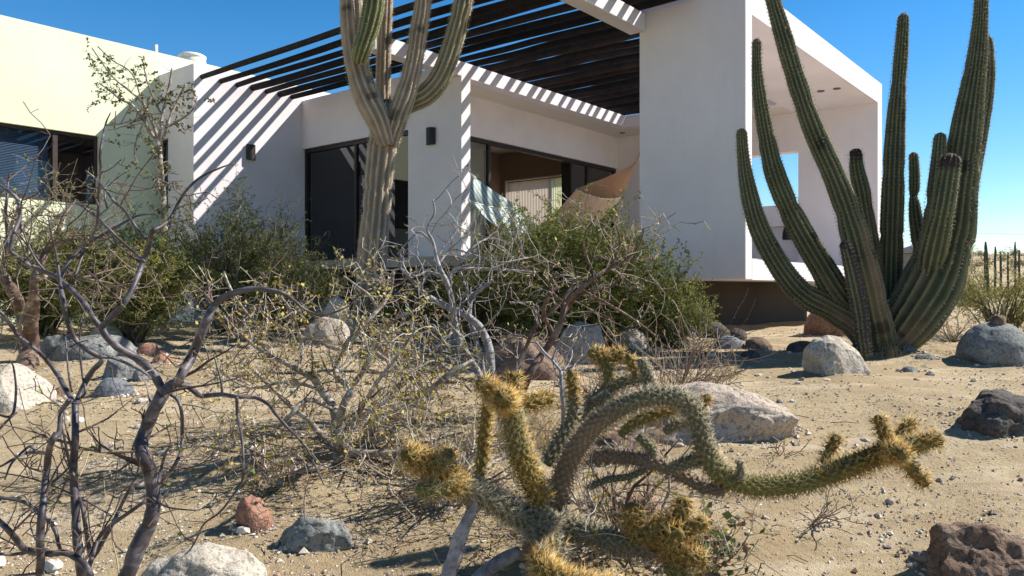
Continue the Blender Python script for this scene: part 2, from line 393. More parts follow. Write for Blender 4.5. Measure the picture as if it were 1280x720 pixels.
hb('inner_wall', M['stucco_room'], [(UB - .02, UB - .003, 8.91, 9.86, .48, 3.19), (UB - .02, UB - .003, 11.82, VW - .003, .48, 3.19), (UB - .02, UB - .003, 9.86, 11.82, 2.55, 3.19), (UB - .02, UB - .003, 9.86, 11.82, .48, 1.03),
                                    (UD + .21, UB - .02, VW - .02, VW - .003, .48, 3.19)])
# recessed downlights
m = MB()
for (u, v, z) in ((12.9, 4.05, 3.18), (12.9, 3.8, 3.18), (10.6, 4.5, 3.18), (13.9, 8.35, 3.2)):
    r = .055
    ring = [(u + r * math.cos(a * PI / 8), v + r * math.sin(a * PI / 8), z - .012) for a in range(16)]
    top = [(u + r * 1.1 * math.cos(a * PI / 8), v + r * 1.1 * math.sin(a * PI / 8), z - .001) for a in range(16)]
    mm = MB(); mm.add(ring + top, [tuple(range(16))[::-1]] + [(a, (a + 1) % 16, 16 + (a + 1) % 16, 16 + a) for a in range(16)])
    mm.build('downlight', M['roof_dark'], house, False)
HM = Matrix.Rotation(A, 4, 'Z')
def H(u, v, z): return HM @ Vector((u, v, z))
# pergola
perg = empty('pergola', (0, 0, 0), A); tag(perg, 'pergola of dark rough wooden poles on white beams over the terrace', 'pergola')
hb('beam', SW, [(6.95, UD, VP_, VP_ + .2, 3.2, 3.42)], perg, .008); hb('beam', SW, [(6.2, UF - .002, 4.83, 5.05, 3.2, 3.42)], perg, .008)
rr = random.Random(5)
us = [6.69, 7.03, 7.33, 7.62, 7.9, 8.17, 8.42]
u = 8.74
while u < 13.4: us.append(u); u += rr.uniform(.255, .315)
us.append(13.42)
for u in us:
    m = MB(); r0 = rr.uniform(.046, .062)
    v0, v1 = (4.05 + rr.uniform(-.12, .12), VW - .004) if u < UD else (4.925, VP_ + rr.uniform(.15, .3))
    n = 14; pts = []; rad = []
    ph = rr.uniform(0, 9)
    flip = rr.random() < .5
    for i in range(n + 1):
        t_ = i / n
        pts.append((u + noise.noise(Vector((t_ * 3, ph, 0))) * .05 * (1 if 0 < i < n else .2), lerp(v0, v1, t_), 3.425 + r0 + noise.noise(Vector((t_ * 3, ph, 7))) * .018 - (.05 * max(0, t_ - .4) if u < UD else 0)))
        rad.append(r0 * (1 + .22 * ((t_ - .5) if flip else (.5 - t_)) + noise.noise(Vector((t_ * 7, ph, 3))) * .1))
    base = rr.choice([(.022, .017, .015), (.03, .022, .019), (.018, .015, .014), (.04, .03, .026)])
    tube(m, pts, rad, 10, base)
    m.build('rafter', M['pole_wood'], perg)
# wall lamps
def sconce(loc, rz, label):
    o = empty('wall_lamp', loc, rz); tag(o, label, 'wall lamp', 'dark half-round wall lamps')
    m = MB(); n = 12
    for (z0, z1, r) in ((-.13, .13, .085),):
        ring = [(r * math.sin(i * PI / n - PI / 2), -.02 - r * math.cos(i * PI / n - PI / 2) * .9, z) for z in (z0, z1) for i in range(n + 1)]
        fs = [(i, i + 1, n + 2 + i, n + 1 + i) for i in range(n)] + [tuple(range(n + 1))[::-1], tuple(range(n + 1, 2 * n + 2)), (0, n + 1, 2 * n + 1, n)]
        m.add(ring, fs)
    m.build('lamp_shade', M['sconce_metal'], o, False)
    hb('back_plate', M['sconce_metal'], [(-.06, .06, -.022, 0, -.1, .1)], o)
    return o
sconce(H(7.57, VW, 2.33), A, 'dark half-round wall lamp on the striped sunlit wing wall')
sconce(H(UD, 8.62, 2.36), A - PI / 2, 'dark half-round wall lamp on the shaded pillar right of the big cactus trunk')
# water tank and vent pipe on the roof
o = empty('water_tank', H(8.19, 15.0, 3.8)); tag(o, 'low pale round tank with a domed lid on the greenish roof', 'water tank')
m = MB(); prof = [(.27, 0), (.27, .74), (.265, .80), (.255, .845), (.25, .85), (.27, .86), (.27, .90), (.22, .93), (0.01, .94)]
n = 28
m.add([(r * math.cos(2 * PI * k / n), r * math.sin(2 * PI * k / n), z) for r, z in prof for k in range(n)],
      [(i * n + k, i * n + (k + 1) % n, (i + 1) * n + (k + 1) % n, (i + 1) * n + k) for i in range(len(prof) - 1) for k in range(n)])
m.build('tank_body', M['white_plastic'], o)
m = MB(); tube(m, [H(7.1, 14.3, 3.8), H(7.1, 14.3, 4.53)], [.03, .03], 10); tag(m.build('vent_pipe', M['white_plastic']), 'thin white vent pipe standing on the greenish roof', 'pipe')
# hanging iron lantern in the porch niche
o = empty('lantern', H(14.2, 5.05, .88)); tag(o, 'small black bell-shaped lantern hanging on the porch back wall', 'lantern')
m = MB(); prof = [(.0, .0), (.085, .0), (.092, .03), (.088, .12), (.07, .2), (.045, .25), (.02, .275), (.012, .30)]
n = 16
m.add([(max(r, .002) * math.cos(2 * PI * k / n), max(r, .002) * math.sin(2 * PI * k / n), z) for r, z in prof for k in range(n)],
      [(i * n + k, i * n + (k + 1) % n, (i + 1) * n + (k + 1) % n, (i + 1) * n + k) for i in range(len(prof) - 1) for k in range(n)])
m.build('lantern_body', M['lantern_iron'], o)
m = MB(); hk = Vector((bx, by, 0)) * .1
tube(m, [Vector((0, 0, .29)), Vector((0, 0, .36)), Vector((0, 0, .37)) + hk * .5, Vector((0, 0, .365)) + hk], [.007] * 4, 6)
m.build('hook', M['lantern_iron'], o)
# hammock between the pillar and the porch wall
ham = empty('hammock', (0, 0, 0), A); tag(ham, 'striped cloth hammock hung between the pillar and the porch wall', 'hammock')
EL, ER = Vector((8.74, 7.985, 1.85)), Vector((8.70, 4.93, 1.80))
KL, KR = Vector((8.74, 7.82, 1.66)), Vector((8.71, 5.06, 1.57))
def edge(s, vv, z): return Vector((lerp(8.2, 9.3, s), vv, z + .06 * (2 * s - 1) ** 2))
m = MB(); NU, NV = 26, 30; vs = []
for j in range(NV + 1):
    tj = j / NV; vv = lerp(7.45, 5.6, tj); z = 1.19 - .62 * math.sin(PI * tj)
    for i in range(NU + 1):
        s = i / NU
        p = edge(s, vv, z); p.z += .10 * math.sin(PI * tj) * (2 * s - 1) ** 2 + .012 * math.sin(s * 40 + tj * 3) * (1 - .6 * math.sin(PI * tj))
        vs.append(p)
fs = [(j * (NU + 1) + i, j * (NU + 1) + i + 1, (j + 1) * (NU + 1) + i + 1, (j + 1) * (NU + 1) + i) for j in range(NV) for i in range(NU)]
m.add(vs, fs); m.build('cloth', M['hammock_cloth'], ham)
for (K, E, vv) in ((KL, EL, 7.45), (KR, ER, 5.6)):
    m = MB()
    tube(m, catmull([E, lerp(E, K, .5) - Vector((0, 0, .01)), K], 3), [.012] * 7, 6)
    tube(m, [K + (E - K) * .12, K, K + (edge(.5, vv, 1.19) - K) * .08], [.018, .024, .016], 8)
    nc = 44 if vv > 7 else 30
    for i in range(nc):
        e = edge(i / (nc - 1), vv, 1.19)
        q = lerp(K, e, .5) - Vector((0, 0, .012))
        cw = .009 if vv > 7 else .0065
        tube(m, [K, q, e], [.004, cw, cw], 4)
    m.build('suspension_cord', M['hammock_cloth'], ham)
for vv in (7.45, 5.6):
    m = MB()
    tube(m, [edge(i / 40, vv + .012 * math.sin(i * 1.6), 1.19) for i in range(41)], [.013] * 41, 6)
    m.build('edge_cord', M['rope'], ham)
m = MB(); tube(m, [EL + Vector((0, .015, .0)), EL + Vector((0, -.03, 0)), EL + Vector((0, -.045, .03))], [.01, .01, .008], 6)
m.build('hook', M['lantern_iron'], ham)

# ------------------------------------------------------------------ plants: generic branches and leaves
def rvec(r): 
    while True:
        v = Vector((r.uniform(-1, 1), r.uniform(-1, 1), r.uniform(-1, 1)))
        if .05 < v.length < 1: return v.normalized()
def leaf(mb, p, d, L, w, r, cols):
    d = d.normalized(); s = d.cross(rvec(r)); s = s.normalized() if s.length > 1e-4 else Vector((1, 0, 0))
    nrm = s.cross(d) * (L * .12)
    c = r.choice(cols); k = r.uniform(.8, 1.2); c = tuple(min(.9, x * k) for x in c)
    mb.add([p, p + d * L * .5 + s * w * .5 + nrm, p + d * L, p + d * L * .5 - s * w * .5 + nrm], [(0, 1, 2, 3)], c)
def twig(wood, lv, p, d, L, r0, lvl, r, cfg, nseg=4):
    """a kinked twig with side twigs; leaves at its nodes."""
    pts = [p]; q = p.copy(); dd = d.normalized()
    for i in range(nseg):
        dd = (dd + rvec(r) * cfg.get('kink', .35) + Vector((0, 0, cfg.get('lift', .05)))).normalized()
        q = q + dd * (L / nseg); pts.append(q.copy())
    rad = [max(cfg.get('rmin', .0015), r0 * (1 - .75 * i / nseg)) for i in range(nseg + 1)]
    tube(wood, pts, rad, 5 if r0 > .006 else 3, cfg['wood'](r), cap=r0 > .006)
    for i in range(1, nseg + 1):
        seg = (pts[i] - pts[i - 1]).normalized()
        if lvl > 0:
            for _ in range(cfg.get('kids', 1) if r.random() < cfg.get('pkid', .8) else 0):
                side = seg.cross(rvec(r)).normalized()
                twig(wood, lv, pts[i], seg * r.uniform(.25, .9) + side, L * r.uniform(*cfg.get('shrink', (.4, .7))), rad[i] * .7, lvl - 1, r, cfg, max(2, nseg - 1))
        if lv is not None and lvl <= cfg.get('leaflvl', 0):
            for _ in range(cfg.get('nleaf', 2)):
                if r.random() < cfg.get('pleaf', 1):
                    a = pts[i - 1] + (pts[i] - pts[i - 1]) * r.random()
                    ll = cfg.get('leaf', .015) * r.uniform(.6, 1.3)
                    leaf(lv, a, seg * .6 + rvec(r), ll, ll * cfg.get('lw', .5), r, cfg['cols'])
        if cfg.get('spur') and r.random() < cfg['spur']:
            side = seg.cross(rvec(r)).normalized()
            tube(wood, [pts[i], pts[i] + side * r.uniform(.012, .035)], [rad[i] * .6, .0012], 3, cfg['wood'](r), cap=False)
def limb(mb, trace, Y, wob=.0, r=RNG, per=4, sides=9, lump=.10, wk=1.0):
    """trace = [(px, py, width_px[, depth offset])] -> tube; returns points, radii"""
    pts = []; rad = []
    ph = r.uniform(0, 50)
    for i, tr in enumerate(trace):
        y = Y + (tr[3] if len(tr) > 3 else 0) + noise.noise(Vector((i * .45, ph, 0))) * wob
        pts.append(P(tr[0], tr[1], y)); rad.append(tr[2] * wk * .5 * y / F)
    data = catmull([(*p, a) for p, a in zip(pts, rad)], per)
    pp = [Vector(d[:3]) for d in data]; ra = [max(.0012, d[3]) for d in data]
    tube(mb, pp, ra, sides, (1, 1, 1), rfn=lambda i, k, th: 1 + lump * noise.noise(Vector((i * .5, math.cos(th) * .8 + ph, math.sin(th) * .8))))
    return pp, ra
def side_twigs(wood, lv, pp, ra, n, r, cfg, L=(.1, .3), lvl=1, t0=.1, rk=.5):
    for _ in range(n):
        i = int(lerp(t0, .999, r.random()) * (len(pp) - 1))
        seg = (pp[min(i + 1, len(pp) - 1)] - pp[i - 1]).normalized() if i else Vector((0, 0, 1))
        side = seg.cross(rvec(r)).normalized()
        twig(wood, lv, pp[i], side + seg * .5, r.uniform(*L), max(.0022, min(ra[i] * rk, .006)), lvl, r, cfg)
def W(*cols):
    def f(r):
        k = r.uniform(.75, 1.2); return tuple(x * k for x in r.choice(cols))
    return f
def plant(name, label, cat, loc, group=None):
    return tag(empty(name, loc), label, cat, group)
def part(mb, name, mat, root, smooth=True):
    o = mb.build(name, mat, None, smooth, origin=tuple(root.location)); o.location = (0, 0, 0); o.parent = root
    return o

# ------------------------------------------------------------------ foreground copal shrub on the left (smooth purple-grey bark)
GREEN1 = [(.20, .27, .06), (.26, .32, .08), (.16, .21, .05)]
PURP = W((.10, .07, .065), (.15, .11, .095), (.22, .18, .15), (.08, .055, .05))
cfgA = dict(wood=PURP, kink=.28, cols=GREEN1, leaf=.016, nleaf=1, pleaf=.16, leaflvl=1, kids=1, pkid=.55, spur=.35, rmin=.0016, lift=.06)
def trace_shrub(root, Y, limbs, twigs, cfg, seed, wob=.12, mat='bark_purple', L=(.06, .22), lvl=1, big=5.5, first='trunk', wk=1.0):
    r = random.Random(seed); wood = MB(); lv = MB()
    for i, tr in enumerate(limbs):
        y = Y + (r.uniform(-.12, .12) if i and wob else 0)
        mb = MB(); pp, ra = limb(mb, tr, y, wob, r, 5, 10 if tr[0][2] > 6 else 7, wk=wk, lump=.16)
        side_twigs(wood, lv, pp, ra, int(twigs * (sum((pp[j + 1] - pp[j]).length for j in range(len(pp) - 1)) / .5)), r, cfg, L, lvl, .15 if i else .5)
        part(mb, first if i == 0 else 'branch', M[mat], root)
    if wood.v: part(wood, 'twigs', M['twig_bark'], root)
    if lv.v: part(lv, 'leaves', M['leaf'], root)
YA = 2.2
shA = plant('copal_shrub', 'leafless shrub with a thick smooth purple-grey stem forking and arching over sand', 'shrub', G(135, YA))
trace_shrub(shA, YA, [
    [(80, 862, 30), (110, 810, 28), (135, 765, 26), (158, 722, 24), (170, 690, 23), (184, 660, 22), (191, 640, 20), (191, 610, 19), (186, 585, 19), (179, 570, 19), (176, 555, 19), (183, 535, 19), (190, 518, 19), (200, 498, 19), (206, 487, 18)],
    [(206, 489, 15), (213, 482, 14), (222, 477, 14), (228, 465, 14), (240, 445, 14), (248, 425, 13), (258, 400, 12), (266, 385, 11), (278, 373, 10), (300, 364, 9), (320, 361, 8), (338, 363, 7), (355, 367, 6), (368, 376, 5), (380, 386, 4), (400, 394, 3.5), (420, 390, 3), (437, 382, 2)],
    [(207, 491, 12), (199, 480, 12), (188, 462, 12), (170, 447, 12), (150, 436, 11), (136, 424, 10), (128, 410, 10), (134, 402, 9), (150, 385, 9), (165, 362, 8), (178, 330, 8), (187, 305, 7), (190, 290, 7), (201, 283, 5.5), (213, 273, 5), (222, 255, 4.5), (233, 238, 4), (250, 222, 3.5), (275, 210, 2.5), (292, 204, 1.8)],
    [(128, 410, 9), (118, 400, 9), (108, 383, 8), (95, 368, 8), (72, 347, 7.5), (55, 339, 7), (38, 332, 7), (20, 320, 6), (11, 310, 6), (9, 290, 5), (7, 265, 4.5), (9, 245, 4), (10, 228, 2.5), (11, 215, 1.5)],
    [(12, 314, 6, .02), (18, 290, 6, .05), (25, 270, 6, .1), (22, 250, 6, .1), (12, 240, 5, .1), (-2, 231, 5, .1), (-20, 225, 4, .1)],
    [(222, 480, 9), (235, 483, 9), (244, 490, 8), (252, 495, 7.5), (275, 493, 7), (297, 496, 6), (318, 497, 5), (335, 505, 5), (345, 518, 5), (360, 535, 4.5), (375, 550, 4), (387, 568, 3.5), (395, 585, 3), (405, 606, 1.8)],
    [(296, 497, 5), (297, 520, 4.5), (302, 545, 4.5), (304, 575, 4), (303, 600, 4), (293, 617, 3.5), (275, 640, 3), (255, 655, 3), (245, 675, 2.5), (235, 690, 2.2), (220, 702, 1.5)],
    [(278, 494, 4), (276, 475, 3.5), (272, 460, 3), (267, 443, 2)],
    [(213, 492, 6), (222, 500, 5.5), (227, 515, 5.5), (228, 540, 5.5), (227, 558, 5.5), (222, 575, 5.5), (210, 593, 6), (194, 607, 7)],
    [(198, 603, 5), (201, 588, 4.5), (207, 566, 4), (216, 556, 3)],
    [(190, 622, 4), (205, 632, 3), (220, 636, 2.5), (245, 638, 2)],
    [(180, 327, 5), (165, 313, 4.5), (150, 300, 4.5), (137, 287, 4), (120, 270, 3.5), (102, 257, 3), (94, 249, 2)],
    [(182, 298, 5), (170, 284, 4.5), (155, 262, 4), (143, 252, 4), (130, 235, 3.5), (119, 223, 3), (107, 213, 2)],
    [(76, 352, 6, .05), (78, 343, 6, .08), (88, 325, 5.5, .12), (108, 305, 5, .15), (128, 294, 4.5, .15), (150, 281, 4, .15), (175, 269, 3.5, .12), (197, 268, 2.2, .1)],
    [(92, 350, 4, .1), (106, 312, 4, .14), (119, 286, 4, .14), (123, 262, 4.5, .14), (124, 235, 4.5, .12), (126, 212, 4.5, .1), (125, 195, 4, .1), (127, 180, 4, .1), (130, 165, 3.5, .1), (133, 152, 2.5, .1), (138, 141, 1.5, .1)],
    [(134, 260, 3, .2), (131, 245, 3, .2), (133, 232, 2.5, .2), (150, 225, 1.8, .2)],
    [(62, 345, 3.5, .1), (45, 325, 3.5, .1), (35, 305, 3, .12), (28, 288, 2.5, .12), (20, 283, 2, .1)],
    [(42, 333, 3), (33, 320, 3), (25, 300, 2.5), (15, 285, 2)],
], 4, cfgA, 3, wk=.86)
shB = plant('copal_shrub', 'leafless many-stemmed copal shrub with thin upright purple-grey stems at the bottom left corner', 'shrub', G(85, YA - .1))
YB = 2.1
trace_shrub(shB, YB, [
    [(112, 880, 20), (108, 800, 18), (104, 740, 14), (100, 700, 13), (97, 680, 12), (95, 650, 11.5), (94, 630, 11), (92, 600, 11), (92, 575, 11), (94, 550, 10), (94, 530, 10), (94, 505, 9.5)],
    [(94, 507, 7), (82, 487, 7), (72, 468, 7), (60, 452, 6.5), (45, 437, 6), (25, 422, 6), (12, 405, 5.5), (-2, 388, 5), (-30, 370, 4)],
    [(94, 507, 8), (105, 482, 8), (115, 464, 8), (128, 450, 8), (121, 444, 7.5), (108, 437, 7.5), (97, 428, 7), (88, 412, 7), (82, 395, 7), (79, 375, 7), (75, 355, 6), (72, 330, 4), (66, 300, 3), (60, 270, 1.8)],
    [(98, 500, 4), (107, 490, 3.5), (103, 470, 3), (100, 440, 3), (101, 410, 2.5), (112, 390, 2.5), (117, 365, 2), (120, 340, 1.5)],
    [(90, 490, 3), (87, 475, 3), (84, 450, 2.5), (82, 425, 2.2), (80, 410, 1.5)],
    [(124, 446, 5), (140, 447, 4.5), (156, 453, 4.5), (168, 459, 4), (180, 466, 3), (190, 474, 2)],
    [(92, 800, 15), (62, 760, 13), (50, 722, 11), (51, 700, 11), (50, 670, 11), (52, 645, 10.5), (55, 620, 10), (58, 590, 9.5), (61, 565, 9), (66, 550, 8.5), (74, 540, 8), (77, 515, 6.5), (86, 500, 6)],
    [(61, 567, 6), (45, 565, 5.5), (30, 567, 4.5), (15, 575, 4), (-2, 584, 3), (-25, 590, 2.2)],
    [(45, 565, 4), (38, 558, 4), (28, 565, 3.5), (14, 580, 3), (6, 600, 2)],
    [(50, 643, 6.5), (40, 633, 6), (25, 626, 5), (-2, 622, 5), (-30, 620, 4)],
    [(52, 645, 6), (62, 652, 6), (69, 664, 6), (73, 680, 5), (77, 692, 4)],
    [(118, 745, 11), (110, 712, 10), (95, 697, 9.5), (80, 691, 9), (60, 692, 9), (40, 690, 9), (28, 684, 9), (18, 671, 8.5), (8, 660, 8), (-2, 651, 8), (-25, 630, 7)],
    [(34, 690, 5), (15, 693, 5), (-2, 693, 4), (-30, 700, 3)],
    [(106, 740, 8), (112, 705, 7), (122, 688, 7), (135, 665, 6.5), (143, 650, 6), (150, 635, 5), (160, 615, 4.5), (166, 604, 4), (172, 590, 3), (175, 572, 2)],
    [(116, 695, 6), (124, 672, 6), (138, 657, 6), (158, 643, 5.5), (182, 626, 5)],
    [(115, 700, 7), (110, 680, 6.5), (108, 665, 6), (104, 640, 5.5), (100, 624, 5)],
    [(140, 646, 2.5), (125, 636, 2.5), (95, 620, 2.2), (60, 605, 2.2), (30, 596, 2), (-5, 590, 2)],
    [(45, 640, 2), (38, 655, 2), (44, 675, 1.8)], [(90, 500, 4), (74, 520, 4), (80, 545, 3.5), (86, 575, 4), (94, 600, 4)],
    [(-10, 515, 3), (14, 520, 4), (20, 490, 3.5), (17, 460, 2.5), (12, 450, 2)],
    [(-4, 540, 4), (10, 525, 3.5), (22, 515, 2.5)],
    [(62, 640, 2.5), (75, 620, 2.5), (84, 595, 2)],
], 4, cfgA, 4, wob=.1, wk=.88)
# thin straw-coloured shoots
cfgS = dict(wood=W((.45, .36, .22), (.52, .43, .28)), kink=.12, cols=GREEN1, leaf=.014, nleaf=1, pleaf=.3, kids=1, pkid=.1, rmin=.0015, lift=.05)
r = random.Random(8)
for (px, Yy, hh, lab) in ((135, 2.5, .62, 'thin straw-coloured shoot rising from the sand between the purple stems and the thick fork'), (152, 2.62, .5, 'short straw-coloured shoot just left of the thick forked stem')):
    g = G(px, Yy); root = plant('dry_shoot', lab, 'plant', g)
    wd = MB(); lv = MB(); twig(wd, lv, Vector(g), Vector((-.12, 0, 1)), hh, .0035, 1, r, cfgS, 7)
    part(wd, 'stem', M['twig_bark'], root); 
    if lv.v: part(lv, 'leaves', M['leaf'], root)

# ------------------------------------------------------------------ elephant tree, left
YE = Yg(462) + .1
elf = plant('elephant_tree', 'small elephant tree with a swollen red-brown trunk and bare crown left of the pale boulders', 'tree', G(34, YE))
cfgE = dict(wood=W((.25, .19, .15), (.33, .27, .22), (.17, .12, .10)), kink=.35, cols=[(.17, .19, .05), (.22, .22, .07), (.28, .24, .09)], leaf=.03, nleaf=2, pleaf=.6, leaflvl=1, kids=1, pkid=.7, rmin=.002, lift=.03)
trace_shrub(elf, YE, [
    [(33, 472, 36), (34, 460, 31), (36, 440, 27), (37, 420, 25), (36, 403, 26), (40, 388, 22), (42, 372, 15), (43, 350, 12), (50, 330, 11), (60, 310, 10), (72, 290, 7), (80, 270, 5), (95, 250, 3)],
    [(32, 412, 17), (26, 390, 17), (20, 372, 17), (10, 355, 16), (0, 338, 14), (-18, 322, 12), (-45, 300, 9), (-70, 280, 6)],
    [(45, 350, 8), (62, 345, 7), (85, 345, 6), (110, 350, 5), (140, 355, 3), (170, 372, 2)],
    [(8, 352, 8), (5, 330, 7), (8, 305, 6), (15, 280, 5), (25, 255, 3)],
    [(52, 328, 6), (38, 310, 5), (30, 290, 4), (20, 268, 3)], [(60, 310, 6), (85, 300, 5), (115, 295, 4), (140, 300, 3)],
    [(-20, 322, 6), (-10, 295, 5), (-5, 270, 3)], [(100, 349, 5), (130, 340, 4), (165, 333, 3), (195, 335, 2)],
], 5, cfgE, 6, wob=.35, wk=.84, mat='bark_red', L=(.2, .55), lvl=2)

# ------------------------------------------------------------------ white-barked shrub in the middle
YC = 3.95
cen = plant('white_barked_shrub', 'tangled white-barked shrub with spurred twigs and small yellow leaves left of the cholla', 'shrub', G(420, YC))
WHT = W((.36, .30, .23), (.54, .49, .42), (.23, .17, .12), (.16, .11, .08), (.60, .56, .50), (.27, .21, .16))
YEL = [(.58, .44, .05), (.48, .40, .06), (.62, .50, .12), (.30, .30, .05), (.66, .56, .20), (.42, .26, .05)]
cfgC = dict(wood=WHT, kink=.42, cols=YEL, leaf=.022, lw=.7, nleaf=1, pleaf=.5, leaflvl=1, kids=1, pkid=.66, spur=.6, rmin=.0015, lift=.02, shrink=(.45, .75))
trace_shrub(cen, YC, [
    [(415, 592, 24), (424, 578, 22), (428, 562, 20), (424, 548, 19), (422, 530, 17)],
    [(420, 588, 14), (440, 582, 14), (452, 568, 13), (458, 550, 13), (470, 530, 11), (492, 512, 10), (520, 498, 9), (548, 480, 8), (570, 462, 6), (590, 450, 3)],
    [(424, 545, 12), (416, 510, 11), (402, 488, 10), (392, 474, 9), (372, 462, 7), (345, 448, 6), (318, 432, 5), (296, 412, 4), (280, 395, 2)],
    [(425, 575, 8, -.1), (440, 566, 9, -.15), (465, 567, 9, -.2), (488, 566, 8, -.25), (505, 564, 6, -.3), (525, 560, 5, -.3), (550, 548, 4, -.3), (580, 540, 3, -.3)],
    [(418, 580, 8, -.1), (400, 584, 8, -.2), (375, 588, 7, -.3), (350, 592, 5, -.35), (338, 590, 4, -.35)],
    [(422, 535, 11), (430, 505, 10), (438, 485, 9), (420, 470, 7), (425, 445, 6), (440, 425, 5.5), (455, 405, 5), (475, 385, 4.5), (488, 365, 4), (492, 340, 3)],
    [(437, 486, 8), (455, 462, 7), (470, 432, 6), (482, 410, 5), (500, 395, 4), (520, 388, 3)],
    [(408, 432, 5), (425, 436, 5), (440, 420, 5), (455, 410, 4), (470, 388, 4), (462, 370, 4), (447, 358, 3), (430, 345, 2)],
    [(402, 488, 6, .1), (380, 480, 6, .2), (350, 478, 5, .2), (322, 485, 4, .2), (295, 478, 3, .2), (270, 460, 2, .2)],
    [(415, 510, 6, -.1), (385, 500, 6, -.2), (362, 520, 6, -.2), (340, 540, 5, -.25), (322, 552, 4.5, -.3), (300, 556, 4, -.3), (280, 562, 3, -.3)],
    [(330, 545, 4, -.3), (328, 570, 4.5, -.3), (330, 590, 4.5, -.3), (322, 610, 4, -.3), (315, 625, 3, -.3)],
    [(458, 550, 7), (480, 548, 6), (500, 530, 5), (520, 540, 4), (545, 530, 3)],
    [(470, 440, 5, .1), (490, 455, 5, .1), (510, 470, 6, .1), (525, 485, 5, .1), (538, 500, 5, .1)],
    [(480, 420, 4, .2), (495, 445, 4, .2), (503, 475, 4, .2)], [(505, 470, 3), (525, 458, 4), (545, 452, 4), (570, 470, 4), (590, 490, 3)],
    [(372, 462, 4), (378, 435, 4), (370, 405, 4), (362, 385, 3.5), (350, 370, 2)], [(345, 448, 3.5), (330, 420, 3), (300, 380, 3), (288, 360, 3), (280, 340, 2)],
    [(425, 560, 9, .2), (405, 548, 8, .3), (385, 525, 7, .4), (360, 505, 6, .4), (325, 470, 5, .4), (300, 450, 3, .4)],
    [(424, 550, 8, -.2), (440, 530, 7, -.35), (455, 505, 6, -.5), (470, 480, 5, -.6), (500, 440, 4, -.6), (520, 410, 3, -.6)],
    [(428, 560, 8, .2), (470, 510, 7, .5), (510, 470, 6, .6), (540, 440, 4, .6), (565, 415, 3, .6)],
], 11, cfgC, 9, wob=.25, mat='bark_white', L=(.09, .28), lvl=2)

# ------------------------------------------------------------------ grey arching shrub behind the cholla, brown curved shrub, dead brush
YD = 4.75
gry = plant('grey_arching_shrub', 'bare shrub with bluish grey arching limbs rising in front of the green bush', 'shrub', G(610, YD))
GRYW = W((.30, .29, .31), (.40, .38, .38), (.22, .18, .17), (.16, .12, .11))
cfgD = dict(wood=GRYW, kink=.4, cols=YEL, leaf=.02, nleaf=1, pleaf=.2, leaflvl=1, kids=1, pkid=.7, spur=.3, rmin=.0025, lift=.05)
trace_shrub(gry, YD, [
    [(612, 522, 13), (613, 495, 12), (613, 460, 11), (612, 440, 11), (606, 420, 10), (596, 405, 10), (577, 391, 9), (552, 380, 8), (530, 366, 6), (515, 350, 5), (500, 335, 3)],
    [(610, 512, 10), (602, 475, 9), (588, 450, 9), (574, 425, 8.5), (568, 400, 8), (565, 375, 7), (558, 352, 6.5), (548, 330, 5), (541, 302, 4), (534, 286, 3.5), (543, 267, 3), (541, 249, 2)],
    [(608, 505, 8), (602, 455, 7), (595, 425, 7), (587, 395, 6.5), (590, 372, 6), (604, 359, 5.5), (616, 350, 4)],
    [(559, 352, 5, .05), (570, 338, 5, .1), (600, 336, 4, .15), (638, 338, 3, .2), (672, 340, 2, .2)],
    [(552, 345, 4), (535, 340, 4), (520, 345, 3), (508, 340, 3), (500, 318, 2)], [(558, 350, 4), (575, 328, 3.5), (590, 310, 3), (612, 298, 2.5), (640, 305, 2)],
    [(541, 304, 3), (525, 290, 2.5), (512, 300, 2), (497, 318, 2)], [(574, 425, 4), (540, 430, 3.5), (505, 420, 3), (480, 395, 2)],
    [(548, 330, 3), (565, 312, 2.5), (590, 318, 2.5), (625, 328, 2), (660, 322, 2)],
    [(612, 500, 6), (640, 470, 5), (655, 440, 4), (668, 410, 4), (690, 388, 3), (720, 358, 2)],
], 5, cfgD, 12, wob=.15, mat='bark_gray', L=(.12, .45), lvl=1)
YF = 4.3
brn = plant('brown_curved_shrub', 'bare brown-stemmed shrub curving right in front of the green bush', 'shrub', G(650, YF))
cfgF = dict(wood=W((.19, .13, .10), (.28, .22, .18), (.36, .31, .27)), kink=.38, cols=YEL + GREEN1, leaf=.02, nleaf=1, pleaf=.22, leaflvl=1, kids=1, pkid=.75, spur=.2, rmin=.0022, lift=.02)
trace_shrub(brn, YF, [
    [(640, 560, 12), (648, 515, 11), (656, 482, 10), (665, 462, 10), (680, 440, 9), (696, 415, 8), (703, 396, 8), (708, 378, 7.5), (725, 362, 7), (745, 345, 6), (765, 333, 5), (785, 322, 4), (800, 305, 2.5), (805, 285, 1.8)],
    [(666, 462, 5), (690, 420, 5), (680, 395, 5), (685, 370, 4.5), (700, 358, 3.5)],
    [(703, 395, 5), (720, 372, 4.5), (742, 362, 4), (765, 358, 3.5), (778, 340, 2.5), (790, 318, 2)],
    [(640, 540, 7, .2), (638, 480, 6, .25), (655, 440, 5, .3), (672, 405, 5, .3), (695, 385, 4, .3), (715, 355, 3, .3), (722, 340, 2, .3)],
    [(706, 380, 4, -.1), (690, 365, 4, -.1), (688, 350, 3, -.1), (705, 340, 2, -.1)], [(725, 362, 4), (760, 380, 3.5), (790, 398, 3), (820, 420, 2)],
    [(745, 345, 3), (735, 325, 3), (730, 300, 2.5), (745, 270, 2)], [(765, 333, 3), (775, 305, 2.5), (770, 280, 2)],
], 4, cfgF, 14, wob=.2, mat='bark_brown', L=(.1, .35), lvl=2)
YT = 3.5
sap = plant('bare_sapling', 'thin forked grey sapling standing among the cholla arms', 'shrub', G(702, YT))
